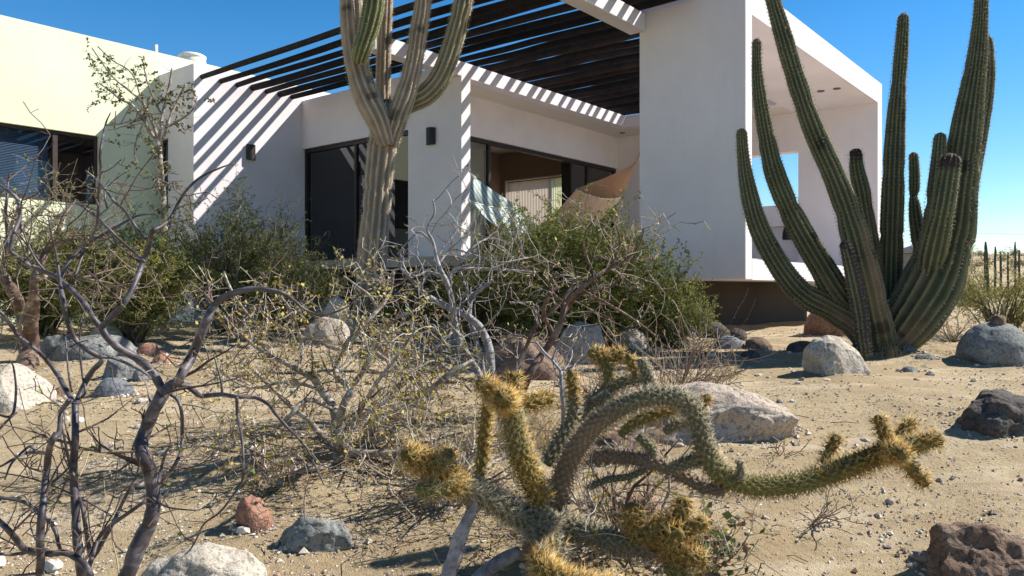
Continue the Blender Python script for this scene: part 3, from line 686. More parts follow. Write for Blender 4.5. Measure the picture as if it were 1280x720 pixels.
trace_shrub(sap, YT, [[(706, 640, 6), (704, 540, 6), (704, 510, 5.5), (702, 490, 5), (701, 464, 5)], [(701, 464, 4), (690, 450, 3.5), (680, 440, 3), (668, 425, 2)], [(701, 464, 4), (718, 457, 3.5), (735, 445, 3), (745, 430, 2)], [(690, 450, 3), (698, 430, 2.5), (712, 405, 2)]], 5, cfgD, 15, wob=.05, mat='bark_gray', L=(.06, .18), lvl=1)
# fan of dead twigs in front of the dark stones
def brush(px, py, Yv, n, rad, hgt, lab, seed, cfg, lean=(0, 0), name='dead_brush', cat='brush', lvl=1, group=None):
    g = G(px, Yv); r = random.Random(seed); root = plant(name, lab, cat, g, group); wd = MB(); lv = MB()
    for i in range(n):
        a = r.uniform(0, 2 * PI); e = r.uniform(.15, 1.2)
        d = Vector((math.cos(a) * math.cos(e) + lean[0], math.sin(a) * math.cos(e) + lean[1], math.sin(e) * hgt / rad))
        b = Vector(g) + Vector((r.uniform(-.1, .1) * rad, r.uniform(-.1, .1) * rad, -.01))
        twig(wd, lv, b, d, rad * r.uniform(.6, 1.15), cfg.get('r0', .006), lvl, r, cfg, 6)
    part(wd, 'twigs', M['twig_bark'], root)
    if lv.v: part(lv, 'leaves', M['leaf'], root)
    return root
cfgX = dict(wood=W((.16, .10, .075), (.24, .17, .13), (.30, .24, .19)), kink=.25, cols=[(.35, .25, .10), (.28, .20, .10), (.4, .33, .15)], leaf=.018, nleaf=1, pleaf=.25, kids=1, pkid=.7, rmin=.0022, lift=.03)
brush(838, 440, 4.85, 60, .50, .42, 'fan of dead brown twigs in front of the dark stones', 21, cfgX, (.25, 0))
brush(745, 430, 5.3, 36, .42, .35, 'low tangle of dead twigs left of the twig fan, below the green bush', 22, cfgX)
brush(1010, 600, 3.25, 7, .20, .12, 'few dead twigs on the sand under the long cholla arm', 23, dict(cfgX, r0=.004))
brush(975, 560, 4.0, 5, .12, .16, 'tiny leafless twig in the sand beside the big pale boulder', 24, dict(cfgX, r0=.004))
brush(880, 700, 2.85, 14, .28, .16, 'low plant with round grey-green leaves right of the golden joints', 25, dict(wood=W((.2, .15, .12), (.3, .25, .2)), kink=.35, cols=[(.12, .15, .06), (.17, .19, .08), (.22, .13, .07)], leaf=.035, lw=.85, nleaf=1, pleaf=.5, leaflvl=1, kids=1, pkid=.6, r0=.004), (.3, 0), 'leafy_plant', 'plant')
cfgW = dict(cfgC, pleaf=.12, spur=.9, r0=.011)
brush(770, 640, 3.1, 26, .48, .26, 'white spurred twigs tangled under the cholla arch', 26, cfgW, (.1, .1), 'white_twig_shrub', 'shrub', 2)
brush(560, 560, 3.5, 20, .45, .3, 'white spurred twigs left of the tall golden cholla joint', 27, cfgW, (0, .1), 'white_twig_shrub', 'shrub', 2)

# ------------------------------------------------------------------ leafy bushes
def bush(name, label, px, Yv, w, h, nst, seed, cols, leafsz=.018, dens=1.0, depth=None, wood=None, cat='bush', group=None, flat=1.0, lw=.4, cz=.55, thin=.0):
    g = G(px, Yv); r = random.Random(seed); root = plant(name, label, cat, g, group); wd = MB(); lv = MB(); st = MB()
    rx = w / 2; ry = (depth or w) / 2
    wood = wood or W((.13, .11, .07), (.20, .17, .12), (.10, .085, .055), (.30, .27, .22))
    cfg = dict(wood=wood, kink=.4, cols=cols, leaf=leafsz, lw=lw, nleaf=int(6 * dens) + 1, pleaf=min(1, dens), leaflvl=1, kids=1, pkid=.75, rmin=.0012, lift=.06, shrink=(.45, .75))
    for i in range(nst):
        a = r.uniform(0, 2 * PI); e = math.asin(r.uniform(-.25, 1)); k = r.uniform(.55, 1.0) * (1 + .22 * noise.noise(Vector((math.cos(a) * 1.5 + seed, math.sin(a) * 1.5, e * 1.5))))
        tgt = Vector(g) + Vector((rx * k * math.cos(a) * math.cos(e), ry * k * math.sin(a) * math.cos(e), h * cz + h * (1 - cz) * k * math.sin(e) if e > 0 else h * cz * (1 + .75 * math.sin(e))))
        b = Vector(g) + Vector((r.uniform(-.12, .12) * rx, r.uniform(-.12, .12) * ry, -.02))
        mid = lerp(b, tgt, .45) + Vector((r.uniform(-.1, .1) * rx, r.uniform(-.1, .1) * ry, h * .12))
        pp = [Vector(p) for p in catmull([b, mid, tgt], 4)]
        tube(st, pp, [lerp(.013, .003, j / 8) * (rx + .3) for j in range(len(pp))], 5, wood(r))
        ctr = Vector(g) + Vector((0, 0, h * .4))
        for _ in range(r.randint(5, 8)):
            j = r.randint(3, len(pp) - 1)
            d = (pp[j] - ctr).normalized() * .8 + rvec(r) * .8
            twig(wd, lv, pp[j], d, r.uniform(.14, .30) * (rx + .45), .0026, 1, r, cfg)
    part(st, 'stems', M['twig_bark'], root); part(wd, 'twigs', M['twig_bark'], root); part(lv, 'leaves', M['leaf'], root, False)
    return root
OLV = [(.17, .20, .04), (.21, .235, .055), (.27, .275, .07), (.13, .16, .033), (.32, .30, .085)]
YLG = [(.30, .29, .06), (.37, .34, .08), (.24, .25, .055), (.42, .37, .11), (.17, .19, .045)]
DKG = [(.09, .12, .04), (.12, .145, .045), (.16, .165, .06), (.19, .175, .06)]
bush('green_bush', 'big dense olive green bush in front of the hammock terrace', 716, 7.5, 1.95, 1.22, 165, 31, OLV, .03, 1.0, 1.7)
bush('green_bush', 'low spreading skirt of olive green growth right of the big bush, against the porch wall', 838, 7.7, .95, .62, 42, 32, OLV, .024, .9, .8)
bush('green_bush', 'dark green bush in front of the shaded pillar and left terrace edge', 612, 8.3, 1.25, .8, 60, 33, DKG + OLV, .024, .9, 1.0)
bush('green_bush', 'tall open dark green bush against the striped wing wall', 285, 9.3, 1.6, 1.6, 80, 34, DKG + OLV, .028, .75, 1.2)
bush('green_bush', 'yellowish green bush between the elephant tree and the wing wall', 165, 8.2, 1.6, 1.15, 80, 35, YLG + OLV, .03, .85, 1.1)
bush('green_bush', 'low dark green bush left of the big cactus trunk', 365, 9.6, 1.3, .95, 60, 36, DKG + OLV, .024, .8, 1.0)
bush('green_bush', 'pale olive bush behind the elephant tree, under the window', 55, 9.0, 1.6, 1.15, 80, 37, OLV + YLG, .03, 1.0, 1.0)
bush('green_bush', 'wispy dark bush below the wall lamp of the wing', 345, 10.3, 1.1, 1.75, 40, 38, DKG, .024, .6, .9)
bush('green_bush', 'small yellow-green bush right behind the big cactus trunk', 505, 8.8, .9, .62, 36, 39, YLG + OLV, .022, .8, .8)
bush('yellow_green_bush', 'low open yellow-green bush with bare grey limbs behind the boulder at the right', 1252, 8.8, 1.35, .78, 38, 40, YLG, .03, .6, 1.2, cz=.6)
brush(1190, 420, 8.2, 18, .42, .5, 'small scraggly brown shrub between the giant cactus and the round boulder', 41, dict(cfgX, wood=W((.3, .26, .2), (.2, .15, .11)), pleaf=.5, r0=.007, leaf=.025), name='scraggly_shrub', cat='shrub')
brush(868, 400, 7.3, 16, .55, .5, 'thin leafless twigs reaching up in front of the porch corner', 42, dict(cfgX, wood=W((.32, .28, .25), (.2, .15, .12)), pleaf=.2, r0=.006), (.2, 0), 'wispy_shrub', 'shrub')
# slender tree in front of the wing
YS = 9.6
slt = plant('slender_tree', 'slender pale-barked young tree with sparse foliage in front of the wing wall', 'tree', G(206, YS))
cfgT = dict(wood=W((.42, .38, .33), (.50, .47, .42), (.3, .25, .2)), kink=.35, cols=[(.14, .14, .05), (.19, .17, .07), (.11, .12, .045)], leaf=.042, lw=.6, nleaf=5, pleaf=.6, leaflvl=0, kids=1, pkid=.4, rmin=.0025, lift=.0)
trace_shrub(slt, YS, [
    [(206, 415, 11), (207, 360, 10), (206, 310, 9), (205, 265, 8), (203, 235, 7.5), (200, 205, 7), (198, 178, 6.5)],
    [(198, 179, 4.5), (189, 166, 4), (179, 150, 3.5), (166, 132, 3), (150, 124, 2.5), (138, 114, 2), (124, 104, 1.6)],
    [(198, 178, 4.5), (195, 165, 4), (188, 148, 3.5), (178, 128, 3), (160, 112, 2.5), (140, 95, 2), (115, 60, 1.5)],
    [(198, 178, 4.5), (201, 160, 4), (203, 145, 4), (207, 125, 3.5), (212, 105, 3), (215, 85, 2)],
    [(200, 176, 4.5), (207, 165, 4), (212, 148, 3.5), (222, 125, 3), (232, 105, 2)],
    [(203, 145, 3), (195, 130, 2.5), (185, 105, 2), (178, 75, 1.5)], [(178, 128, 2.5), (165, 92, 2), (140, 75, 1.8), (122, 58, 1.5)],
    [(207, 160, 3), (225, 150, 2.5), (240, 138, 2), (247, 120, 1.5)], [(182, 150, 2), (172, 170, 2), (168, 190, 2), (172, 205, 1.5)],
    [(205, 250, 3), (200, 240, 3), (197, 222, 2)],
], 6, cfgT, 45, wob=.3, mat='bark_white', L=(.10, .28), lvl=1)

# ------------------------------------------------------------------ columnar cacti
def column(mb, trace, Y, ribs, crest, valley, seed, top='dome', spine=None, depth=.16, brown=None, rk=1.0, spn=.028):
    r = random.Random(seed); ph = seed * 3.7
    pts = []; rad = []
    for tr in trace:
        y = Y + (tr[3] if len(tr) > 3 else 0)
        pts.append(P(tr[0], tr[1], y)); rad.append(tr[2] * rk * .5 * y / F)
    data = catmull([(*p, a) for p, a in zip(pts, rad)], 10)
    pp = [Vector(d[:3]) for d in data]; ra = [d[3] for d in data]
    d = (pp[-1] - pp[-2]).normalized(); R = ra[-1]
    if top == 'dome':
        for k in (.25, .5, .72, .88, .97, 1.0):
            pp.append(Vector(data[-1][:3]) + d * R * 1.15 * k); ra.append(max(.004, R * math.sqrt(max(0, 1 - k * k))))
    elif top == 'dead':
        for k in (.3, .6, .8, .82):
            pp.append(Vector(data[-1][:3]) + d * R * 1.3 * k); ra.append(R * (1.0 if k < .5 else .75 if k < .7 else .4 if k < .81 else .02))
    n = len(pp); S = ribs * 6; per = 6
    def f(k): return abs(math.sin(PI * k / per))
    lens = [0]
    for i in range(1, n): lens.append(lens[-1] + (pp[i] - pp[i - 1]).length)
    pin = [(r.uniform(.1, 1) * lens[-1], r.uniform(.03, .09), r.uniform(.04, .13)) for _ in range(int(lens[-1] * 1.8))]
    scar = [(r.uniform(0, lens[-1]), r.uniform(0, 2 * PI), r.uniform(.02, .06)) for _ in range(int(lens[-1] * 2.2))]
    def rfn(i, k, th):
        x = 1 - depth * f(k) ** .8
        x *= 1 + .05 * noise.noise(Vector((lens[i] * 3.2, math.cos(th) * .7 + ph, math.sin(th) * .7)))
        x *= 1 + .025 * noise.noise(Vector((lens[i] * 14, math.cos(th) * 2.5 + ph, math.sin(th) * 2.5)))
        for (s0, w0, a0) in pin:
            dd = (lens[i] - s0) / w0
            if abs(dd) < 2.5: x *= 1 - a0 * math.exp(-dd * dd)
        if top == 'dead' and i > n - 6: x *= 1 + .3 * noise.noise(Vector((i * 2.0, k * .7, ph)))
        return x
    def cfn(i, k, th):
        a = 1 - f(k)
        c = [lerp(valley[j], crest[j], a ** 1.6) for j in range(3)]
        if brown:
            b = noise.noise(Vector((lens[i] * 1.1, math.cos(th) * .8 + ph, math.sin(th) * .8))) * .9 + (brown[1] if lens[i] > 0 else 0) + (.45 - lens[i]) * .6 * (brown[2])
            b = min(1, max(0, b * 1.6))
            c = [lerp(c[j], brown[0][j] * (1 + .35 * a), b) for j in range(3)]
        for (s0, t0, w0) in scar:
            dd = abs(lens[i] - s0) / w0
            if dd < 1 and math.cos(th - t0) > .86: c = [x * .45 for x in c]
        if top == 'dead' and i > n - 12: c = [lerp(c[j], (.05, .035, .03)[j], min(1, (i - n + 12) / 5)) for j in range(3)]
        return tuple(c)
    _, T, N, B = tube(mb, pp, ra, S, rfn=rfn, cfn=cfn)
    if spine:
        step = .035; L = lens[-1]; s = .02; idx = 0
        while s < L:
            while idx < n - 2 and lens[idx + 1] < s: idx += 1
            t_ = (s - lens[idx]) / max(1e-6, lens[idx + 1] - lens[idx])
            c0 = lerp(pp[idx], pp[idx + 1], t_); R = lerp(ra[idx], ra[idx + 1], t_)
            for q in range(ribs):
                th = 2 * PI * q / ribs
                nr = N[idx] * math.cos(th) + B[idx] * math.sin(th); sd = T[idx].cross(nr)
                base = c0 + nr * R * .985
                for _ in range(4):
                    dv = (nr * r.uniform(.3, 1) + sd * r.uniform(-1, 1) + T[idx] * r.uniform(-1, 1)).normalized()
                    tip = base + dv * spn * r.uniform(.5, 1.2); w = dv.cross(rvec(r)).normalized() * .0022
                    mb.add([base - w, base + w, tip], [(0, 1, 2)], tuple(x * r.uniform(.7, 1.2) for x in spine), 1)
            s += step
CM = [M['cactus_skin'], M['spine']]
YK = 7.35
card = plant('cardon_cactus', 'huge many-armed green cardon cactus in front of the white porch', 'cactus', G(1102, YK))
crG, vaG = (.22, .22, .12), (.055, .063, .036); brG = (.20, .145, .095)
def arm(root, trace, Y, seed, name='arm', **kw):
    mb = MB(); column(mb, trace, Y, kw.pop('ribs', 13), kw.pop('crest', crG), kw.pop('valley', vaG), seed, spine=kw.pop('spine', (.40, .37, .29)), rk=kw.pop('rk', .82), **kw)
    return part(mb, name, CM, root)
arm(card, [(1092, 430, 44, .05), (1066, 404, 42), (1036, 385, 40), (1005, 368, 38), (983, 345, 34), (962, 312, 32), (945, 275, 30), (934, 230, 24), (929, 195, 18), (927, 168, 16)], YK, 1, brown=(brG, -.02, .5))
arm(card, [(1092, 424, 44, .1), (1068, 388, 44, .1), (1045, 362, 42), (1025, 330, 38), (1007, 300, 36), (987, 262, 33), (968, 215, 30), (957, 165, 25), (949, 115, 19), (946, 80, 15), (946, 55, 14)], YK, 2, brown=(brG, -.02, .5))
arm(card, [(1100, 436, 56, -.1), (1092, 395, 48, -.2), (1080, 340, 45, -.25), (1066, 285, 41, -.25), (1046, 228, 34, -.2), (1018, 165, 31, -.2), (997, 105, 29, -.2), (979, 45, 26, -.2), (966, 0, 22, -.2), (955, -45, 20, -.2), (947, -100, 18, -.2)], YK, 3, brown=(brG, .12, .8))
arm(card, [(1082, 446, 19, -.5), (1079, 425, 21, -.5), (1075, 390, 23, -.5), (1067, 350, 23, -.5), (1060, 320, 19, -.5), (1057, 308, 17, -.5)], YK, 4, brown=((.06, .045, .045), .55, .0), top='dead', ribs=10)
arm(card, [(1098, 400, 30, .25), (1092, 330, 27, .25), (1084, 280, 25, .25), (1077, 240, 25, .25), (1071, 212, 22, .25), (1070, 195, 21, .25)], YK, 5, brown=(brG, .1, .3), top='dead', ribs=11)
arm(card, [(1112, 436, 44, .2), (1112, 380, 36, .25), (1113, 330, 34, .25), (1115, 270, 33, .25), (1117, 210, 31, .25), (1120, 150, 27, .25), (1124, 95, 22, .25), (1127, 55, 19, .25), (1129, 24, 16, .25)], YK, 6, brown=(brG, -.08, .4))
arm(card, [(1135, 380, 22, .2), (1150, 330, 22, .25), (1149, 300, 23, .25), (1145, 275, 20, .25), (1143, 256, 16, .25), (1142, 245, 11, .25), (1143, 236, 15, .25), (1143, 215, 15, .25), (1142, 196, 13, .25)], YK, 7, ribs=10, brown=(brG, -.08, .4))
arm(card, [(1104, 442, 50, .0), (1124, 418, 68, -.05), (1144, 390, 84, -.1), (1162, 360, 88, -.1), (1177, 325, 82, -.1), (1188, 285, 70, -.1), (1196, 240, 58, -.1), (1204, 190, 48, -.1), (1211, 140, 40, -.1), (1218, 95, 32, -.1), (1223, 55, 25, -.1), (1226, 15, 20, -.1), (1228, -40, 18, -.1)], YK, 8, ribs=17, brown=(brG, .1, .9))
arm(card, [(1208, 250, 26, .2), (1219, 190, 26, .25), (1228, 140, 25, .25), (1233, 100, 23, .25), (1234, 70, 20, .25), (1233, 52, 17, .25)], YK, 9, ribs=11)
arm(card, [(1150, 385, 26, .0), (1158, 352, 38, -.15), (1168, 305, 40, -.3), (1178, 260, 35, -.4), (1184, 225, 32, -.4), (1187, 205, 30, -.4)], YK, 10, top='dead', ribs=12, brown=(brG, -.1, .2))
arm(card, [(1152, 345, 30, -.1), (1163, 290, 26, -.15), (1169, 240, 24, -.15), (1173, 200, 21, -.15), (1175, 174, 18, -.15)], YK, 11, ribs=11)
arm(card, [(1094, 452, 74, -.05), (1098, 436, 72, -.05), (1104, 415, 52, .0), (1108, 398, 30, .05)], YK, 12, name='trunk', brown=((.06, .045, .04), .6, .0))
YQ = 9.0
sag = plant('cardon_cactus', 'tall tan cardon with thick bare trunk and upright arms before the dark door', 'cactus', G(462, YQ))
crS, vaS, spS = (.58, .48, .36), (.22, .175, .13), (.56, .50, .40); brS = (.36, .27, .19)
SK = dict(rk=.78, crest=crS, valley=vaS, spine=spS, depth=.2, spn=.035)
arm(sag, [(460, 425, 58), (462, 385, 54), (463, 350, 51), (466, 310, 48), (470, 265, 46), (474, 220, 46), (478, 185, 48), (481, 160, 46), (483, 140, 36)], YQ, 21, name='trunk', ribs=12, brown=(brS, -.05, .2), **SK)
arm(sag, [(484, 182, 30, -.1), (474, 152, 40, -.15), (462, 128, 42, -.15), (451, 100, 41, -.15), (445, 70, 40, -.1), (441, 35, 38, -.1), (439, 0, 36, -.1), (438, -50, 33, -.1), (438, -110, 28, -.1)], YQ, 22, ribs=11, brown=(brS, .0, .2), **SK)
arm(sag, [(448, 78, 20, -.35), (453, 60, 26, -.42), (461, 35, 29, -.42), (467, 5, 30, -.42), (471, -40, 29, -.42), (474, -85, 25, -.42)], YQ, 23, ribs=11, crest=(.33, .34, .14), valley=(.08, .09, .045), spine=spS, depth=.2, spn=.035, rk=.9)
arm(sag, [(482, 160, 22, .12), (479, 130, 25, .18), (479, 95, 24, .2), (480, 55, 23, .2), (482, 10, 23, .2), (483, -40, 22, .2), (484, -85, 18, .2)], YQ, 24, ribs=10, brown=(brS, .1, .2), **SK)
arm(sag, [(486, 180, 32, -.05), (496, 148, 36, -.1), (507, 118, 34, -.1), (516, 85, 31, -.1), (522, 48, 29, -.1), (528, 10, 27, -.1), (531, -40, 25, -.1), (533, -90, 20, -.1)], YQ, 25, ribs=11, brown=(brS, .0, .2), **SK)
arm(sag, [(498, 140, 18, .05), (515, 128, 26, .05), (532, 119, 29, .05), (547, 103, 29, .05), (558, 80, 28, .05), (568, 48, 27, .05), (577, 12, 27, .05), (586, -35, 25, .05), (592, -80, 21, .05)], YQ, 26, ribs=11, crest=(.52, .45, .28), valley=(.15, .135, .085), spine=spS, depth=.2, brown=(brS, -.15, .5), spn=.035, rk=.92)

# ------------------------------------------------------------------ cholla: tubercled joints densely set with spines
GOLD = [(.78, .50, .14), (.85, .62, .24), (.68, .37, .08), (.88, .72, .38), (.55, .25, .05)]
STRAW = [(.52, .43, .24), (.60, .52, .33), (.44, .34, .18)]
GREYS = [(.56, .50, .38), (.64, .60, .50), (.42, .36, .27), (.62, .50, .28)]
BRWN = [(.36, .28, .20), (.46, .38, .29), (.26, .19, .13), (.52, .48, .41)]
SKINS = {'gold': (.20, .14, .04), 'straw': (.19, .175, .05), 'grey': (.19, .175, .105), 'brown': (.26, .19, .13)}
SPC = {'gold': GOLD, 'straw': STRAW, 'grey': GREYS, 'brown': BRWN}
def joint(root, trace, Y, kinds, seed, spl=.024, per_areole=8, name='joint', tip=True, tub=.018, wk=.61):
    """kinds: list of (t, kind) along the joint; spines take the kind's colours."""
    r = random.Random(seed); mb = MB()
    pts = []; rad = []
    for tr in trace:
        y = Y + (tr[3] if len(tr) > 3 else 0)
        pts.append(P(tr[0], tr[1], y)); rad.append(tr[2] * wk * .5 * y / F)
    data = catmull([(*p, a) for p, a in zip(pts, rad)], 8)
    pp = [Vector(d[:3]) for d in data]; ra = [d[3] for d in data]
    if tip:
        d = (pp[-1] - pp[-2]).normalized(); R = ra[-1]
        for k in (.3, .6, .82, .96):
            pp.append(Vector(data[-1][:3]) + d * R * 1.2 * k); ra.append(max(.002, R * math.sqrt(1 - k * k)))
    lens = [0]
    for i in range(1, len(pp)): lens.append(lens[-1] + (pp[i] - pp[i - 1]).length)
    L = lens[-1]
    def at(s):
        lo = 0
        while lo < len(lens) - 2 and lens[lo + 1] < s: lo += 1
        t_ = min(1, max(0, (s - lens[lo]) / max(1e-6, lens[lo + 1] - lens[lo])))
        return lerp(pp[lo], pp[lo + 1], t_), lerp(ra[lo], ra[lo + 1], t_)
    step = .0065; n = max(8, int(L / step))
    qq = []; qr = []
    for i in range(n + 1):
        a, b = at(L * i / n); qq.append(a); qr.append(b)
    Rm = sum(rad) / len(rad)
    na = max(5, int(round(2 * PI * Rm / (tub * 1.25))))
    S = na * 6
    def kind(t_):
        ks = kinds
        if len(ks) == 1: return ks[0][1]
        for (a, ka), (b, kb) in zip(ks, ks[1:]):
            if t_ <= b: return kb if r.random() < (t_ - a) / max(1e-6, b - a) else ka
        return ks[-1][1]
    def skin(t_):
        ks = kinds
        for (a, ka), (b, kb) in zip(ks, ks[1:]):
            if t_ <= b:
                x = max(0, (t_ - a) / max(1e-6, b - a)); return tuple(lerp(SKINS[ka][j], SKINS[kb][j], x) for j in range(3))
        return SKINS[ks[-1][1]]
    tw = .35
    def tubv(s, th): return max(0, math.cos(na * th + s / tub * PI * tw)) * max(0, math.cos(s / tub * PI - na * th * .0))
    def rfn(i, k, th):
        s = L * i / n
        row = math.floor(s / tub); off = (row % 2) * PI
        c = .5 + .5 * math.cos(na * th + off); q = math.sin(PI * (s / tub - row))
        return .80 + .40 * (c * q) + .11 * noise.noise(Vector((s * 12 + seed, math.cos(th), math.sin(th))))
    def cfn(i, k, th):
        s = L * i / n; row = math.floor(s / tub); off = (row % 2) * PI
        c = (.5 + .5 * math.cos(na * th + off)) * math.sin(PI * (s / tub - row))
        b = skin(s / L); return tuple(x * (.7 + .6 * c) for x in b)
    _, T, N, B = tube(mb, qq, qr, S, rfn=rfn, cfn=cfn)
    row = 0
    while (row + .5) * tub < L:
        s = (row + .55) * tub; i = min(n, int(s / L * n)); off = (row % 2) * PI
        for q in range(na):
            th = (2 * PI * q - off) / na
            nr = N[i] * math.cos(th) + B[i] * math.sin(th); sd = T[i].cross(nr)
            base = qq[i] + nr * qr[i] * 1.12
            if qr[i] < .004: continue
            kd = kind(s / L); cs = SPC[kd]
            cnt = int(per_areole * 1.4)
            for _ in range(cnt):
                ln = spl * 1.25 * r.uniform(.45, 1.3) * (.6 if kd == 'brown' else .85 if kd == 'grey' else 1)
                dv = (nr * r.uniform(.35, 1.2) + sd * r.gauss(0, .55) + T[i] * r.gauss(.15, .55)).normalized()
                w1 = dv.cross(rvec(r)).normalized() * .00095; w2 = dv.cross(w1).normalized() * .00095
                c = r.choice(cs); k = r.uniform(.75, 1.2); c = tuple(min(.9, x * k) for x in c)
                ct = tuple(min(.9, x * 1.15) for x in c); cb = tuple(x * .75 for x in c)
                tipp = base + dv * ln
                mb.add([base + w1, base - w1 * .5 + w2, base - w1 * .5 - w2, tipp], [(0, 1, 3), (1, 2, 3), (2, 0, 3)], [cb, cb, cb, ct], 1)
        row += 1
    return part(mb, name, CM, root)
YH = 2.75
cho = plant('cholla_cactus', 'sprawling golden-spined cholla cactus with a long arched arm in the foreground', 'cactus', G(690, 2.95))
joint(cho, [(648, 745, 46, .15), (662, 700, 46, .15), (685, 650, 46, .15), (702, 605, 44, .12), (718, 566, 42, .1), (742, 534, 38, .06), (772, 511, 36, .03), (805, 498, 34), (836, 496, 34), (859, 505, 34), (872, 525, 35), (877, 550, 36), (888, 577, 37), (908, 598, 38), (938, 607, 38), (975, 607, 38), (1010, 601, 38), (1050, 588, 40), (1090, 573, 40), (1118, 563, 34)], YH,
      [(0, 'brown'), (.36, 'brown'), (.44, 'grey'), (.58, 'grey'), (.68, 'straw'), (.82, 'straw'), (.92, 'gold')], 51, per_areole=7, name='stem', tub=.018)
def J(tr, kinds, seed, **k): return joint(cho, tr, YH, kinds, seed, **k)
G1 = [(0, 'straw'), (.5, 'gold')]; GG = [(0, 'gold')]; GY = [(0, 'grey')]
J([(1112, 560, 22), (1104, 540, 25), (1099, 526, 22)], G1, 60); J([(1118, 555, 22, .05), (1130, 538, 24, .08), (1138, 530, 22, .1)], GG, 61)
J([(1128, 560, 24), (1150, 554, 30), (1170, 550, 28)], G1, 62); J([(1126, 572, 20), (1142, 590, 24), (1154, 602, 22)], G1, 63)
J([(1112, 566, 30, -.05), (1120, 566, 36, -.09), (1124, 567, 32, -.12)], GG, 64, per_areole=10); J([(1030, 580, 18, .05), (1038, 562, 22, .07), (1045, 549, 20, .08)], GG, 65)
J([(872, 515, 14, .05), (880, 504, 17, .05), (884, 497, 16, .05)], GG, 66, spl=.02)
J([(925, 600, 14, -.03), (926, 588, 15, -.03), (925, 580, 14, -.03)], GY, 67, spl=.012)
# left low stem ending in golden joints
J([(708, 668, 44, .05), (680, 658, 44), (650, 644, 44, -.05), (620, 627, 42, -.1), (592, 614, 40, -.12), (575, 606, 38, -.15)], [(0, 'grey'), (.8, 'grey'), (1, 'straw')], 70, name='stem', spl=.03, per_areole=9)
J([(578, 607, 36, -.15), (562, 596, 42, -.18), (548, 588, 40, -.2)], GG, 71, per_areole=10, spl=.03); J([(552, 588, 34, -.2), (530, 577, 40, -.22), (512, 570, 34, -.24)], GG, 72, per_areole=10, spl=.03)
J([(572, 606, 34, -.18), (550, 610, 34, -.22), (528, 613, 26, -.25)], [(0, 'gold'), (.6, 'straw')], 73, spl=.03); J([(560, 592, 28, -.1), (556, 575, 32, -.1), (560, 568, 26, -.1)], GG, 74, spl=.03)
# lower right stem with a golden cluster
J([(700, 655, 40, .05), (730, 665, 42), (762, 674, 42, -.03), (795, 683, 40, -.05), (822, 690, 38, -.08), (850, 700, 36, -.1)], [(0, 'grey'), (.5, 'grey'), (1, 'brown')], 75, name='stem', spl=.03, per_areole=8)
J([(796, 684, 30, -.05), (793, 662, 36, -.07), (790, 640, 34, -.08)], G1, 76); J([(835, 672, 26, -.08), (848, 650, 32, -.1), (854, 632, 30, -.1)], GG, 77, spl=.026)
J([(845, 668, 24, -.12), (862, 660, 30, -.14), (876, 655, 26, -.15)], GG, 78, spl=.026); J([(826, 690, 28, -.1), (838, 678, 36, -.15), (846, 670, 34, -.18)], GG, 79, per_areole=10, spl=.028)
J([(840, 690, 30, -.12), (856, 696, 36, -.15), (872, 700, 32, -.16)], GG, 80, spl=.028); J([(800, 676, 26, -.1), (818, 662, 32, -.12), (832, 652, 30, -.12)], GG, 81, spl=.026)
J([(835, 705, 34, -.12), (850, 722, 36, -.14), (860, 740, 30, -.15)], [(0, 'straw')], 82)
# bottom golden stem
J([(700, 684, 36, -.15), (676, 702, 38, -.25), (694, 722, 38, -.35), (738, 734, 38, -.4), (795, 744, 36, -.42)], [(0, 'grey'), (.3, 'gold')], 83, name='stem', per_areole=10, spl=.03)
# tall golden joint with a star of short joints on top
J([(678, 626, 38, -.02), (664, 600, 42, -.05), (652, 570, 41, -.07), (643, 540, 38, -.08), (636, 508, 34, -.1)], [(0, 'gold'), (.2, 'gold'), (1, 'straw')], 84, per_areole=9)
J([(636, 506, 28, -.1), (620, 492, 32, -.12), (604, 481, 28, -.13)], G1, 85, spl=.028); J([(636, 502, 28, -.1), (640, 487, 30, -.1), (642, 474, 26, -.1)], GG, 86, spl=.028)
J([(646, 507, 22, -.05), (665, 503, 28, -.03), (685, 498, 26)], GG, 87, spl=.026); J([(632, 504, 34, -.13), (630, 500, 36, -.18), (629, 499, 32, -.21)], GG, 88, per_areole=10, spl=.028)
J([(598, 612, 18, .1), (601, 585, 22, .1), (604, 555, 24, .1), (607, 528, 24, .1), (609, 510, 22, .1)], G1, 89, spl=.02)
# grey joints in the middle and back
J([(682, 580, 26, .15), (700, 550, 27, .18), (714, 525, 25, .2), (718, 502, 22, .2)], GY, 90, spl=.02); J([(717, 505, 20, .2), (716, 482, 22, .2), (714, 468, 20, .2)], [(0, 'straw'), (.3, 'gold')], 91, spl=.022)
J([(720, 525, 20, .35), (748, 495, 22, .4), (775, 478, 22, .4), (802, 472, 20, .4)], GY, 92, spl=.026); J([(762, 482, 18, .4), (760, 465, 22, .4), (757, 450, 22, .4)], [(0, 'straw')], 93, spl=.022)
J([(757, 450, 24, .4), (748, 444, 26, .4), (742, 442, 22, .4)], GG, 94, spl=.024); J([(757, 450, 24, .4), (768, 445, 26, .4), (774, 444, 22, .4)], GG, 95, spl=.024)
J([(795, 470, 14, .35), (790, 455, 18, .35), (786, 447, 16, .35)], GG, 96, spl=.02); J([(812, 500, 24, .1), (812, 480, 24, .1), (806, 462, 22, .1), (803, 455, 20, .1)], GY, 97, spl=.012, tub=.013)
J([(700, 585, 30, .15), (735, 572, 28, .2), (775, 571, 27, .2), (812, 577, 27, .15), (845, 590, 27, .1), (875, 607, 25, .05), (900, 614, 20)], [(0, 'brown')], 98, name='stem')
J([(884, 572, 24, .03), (866, 576, 27, .02), (842, 584, 24, .03)], GY, 99, spl=.011, tub=.013)
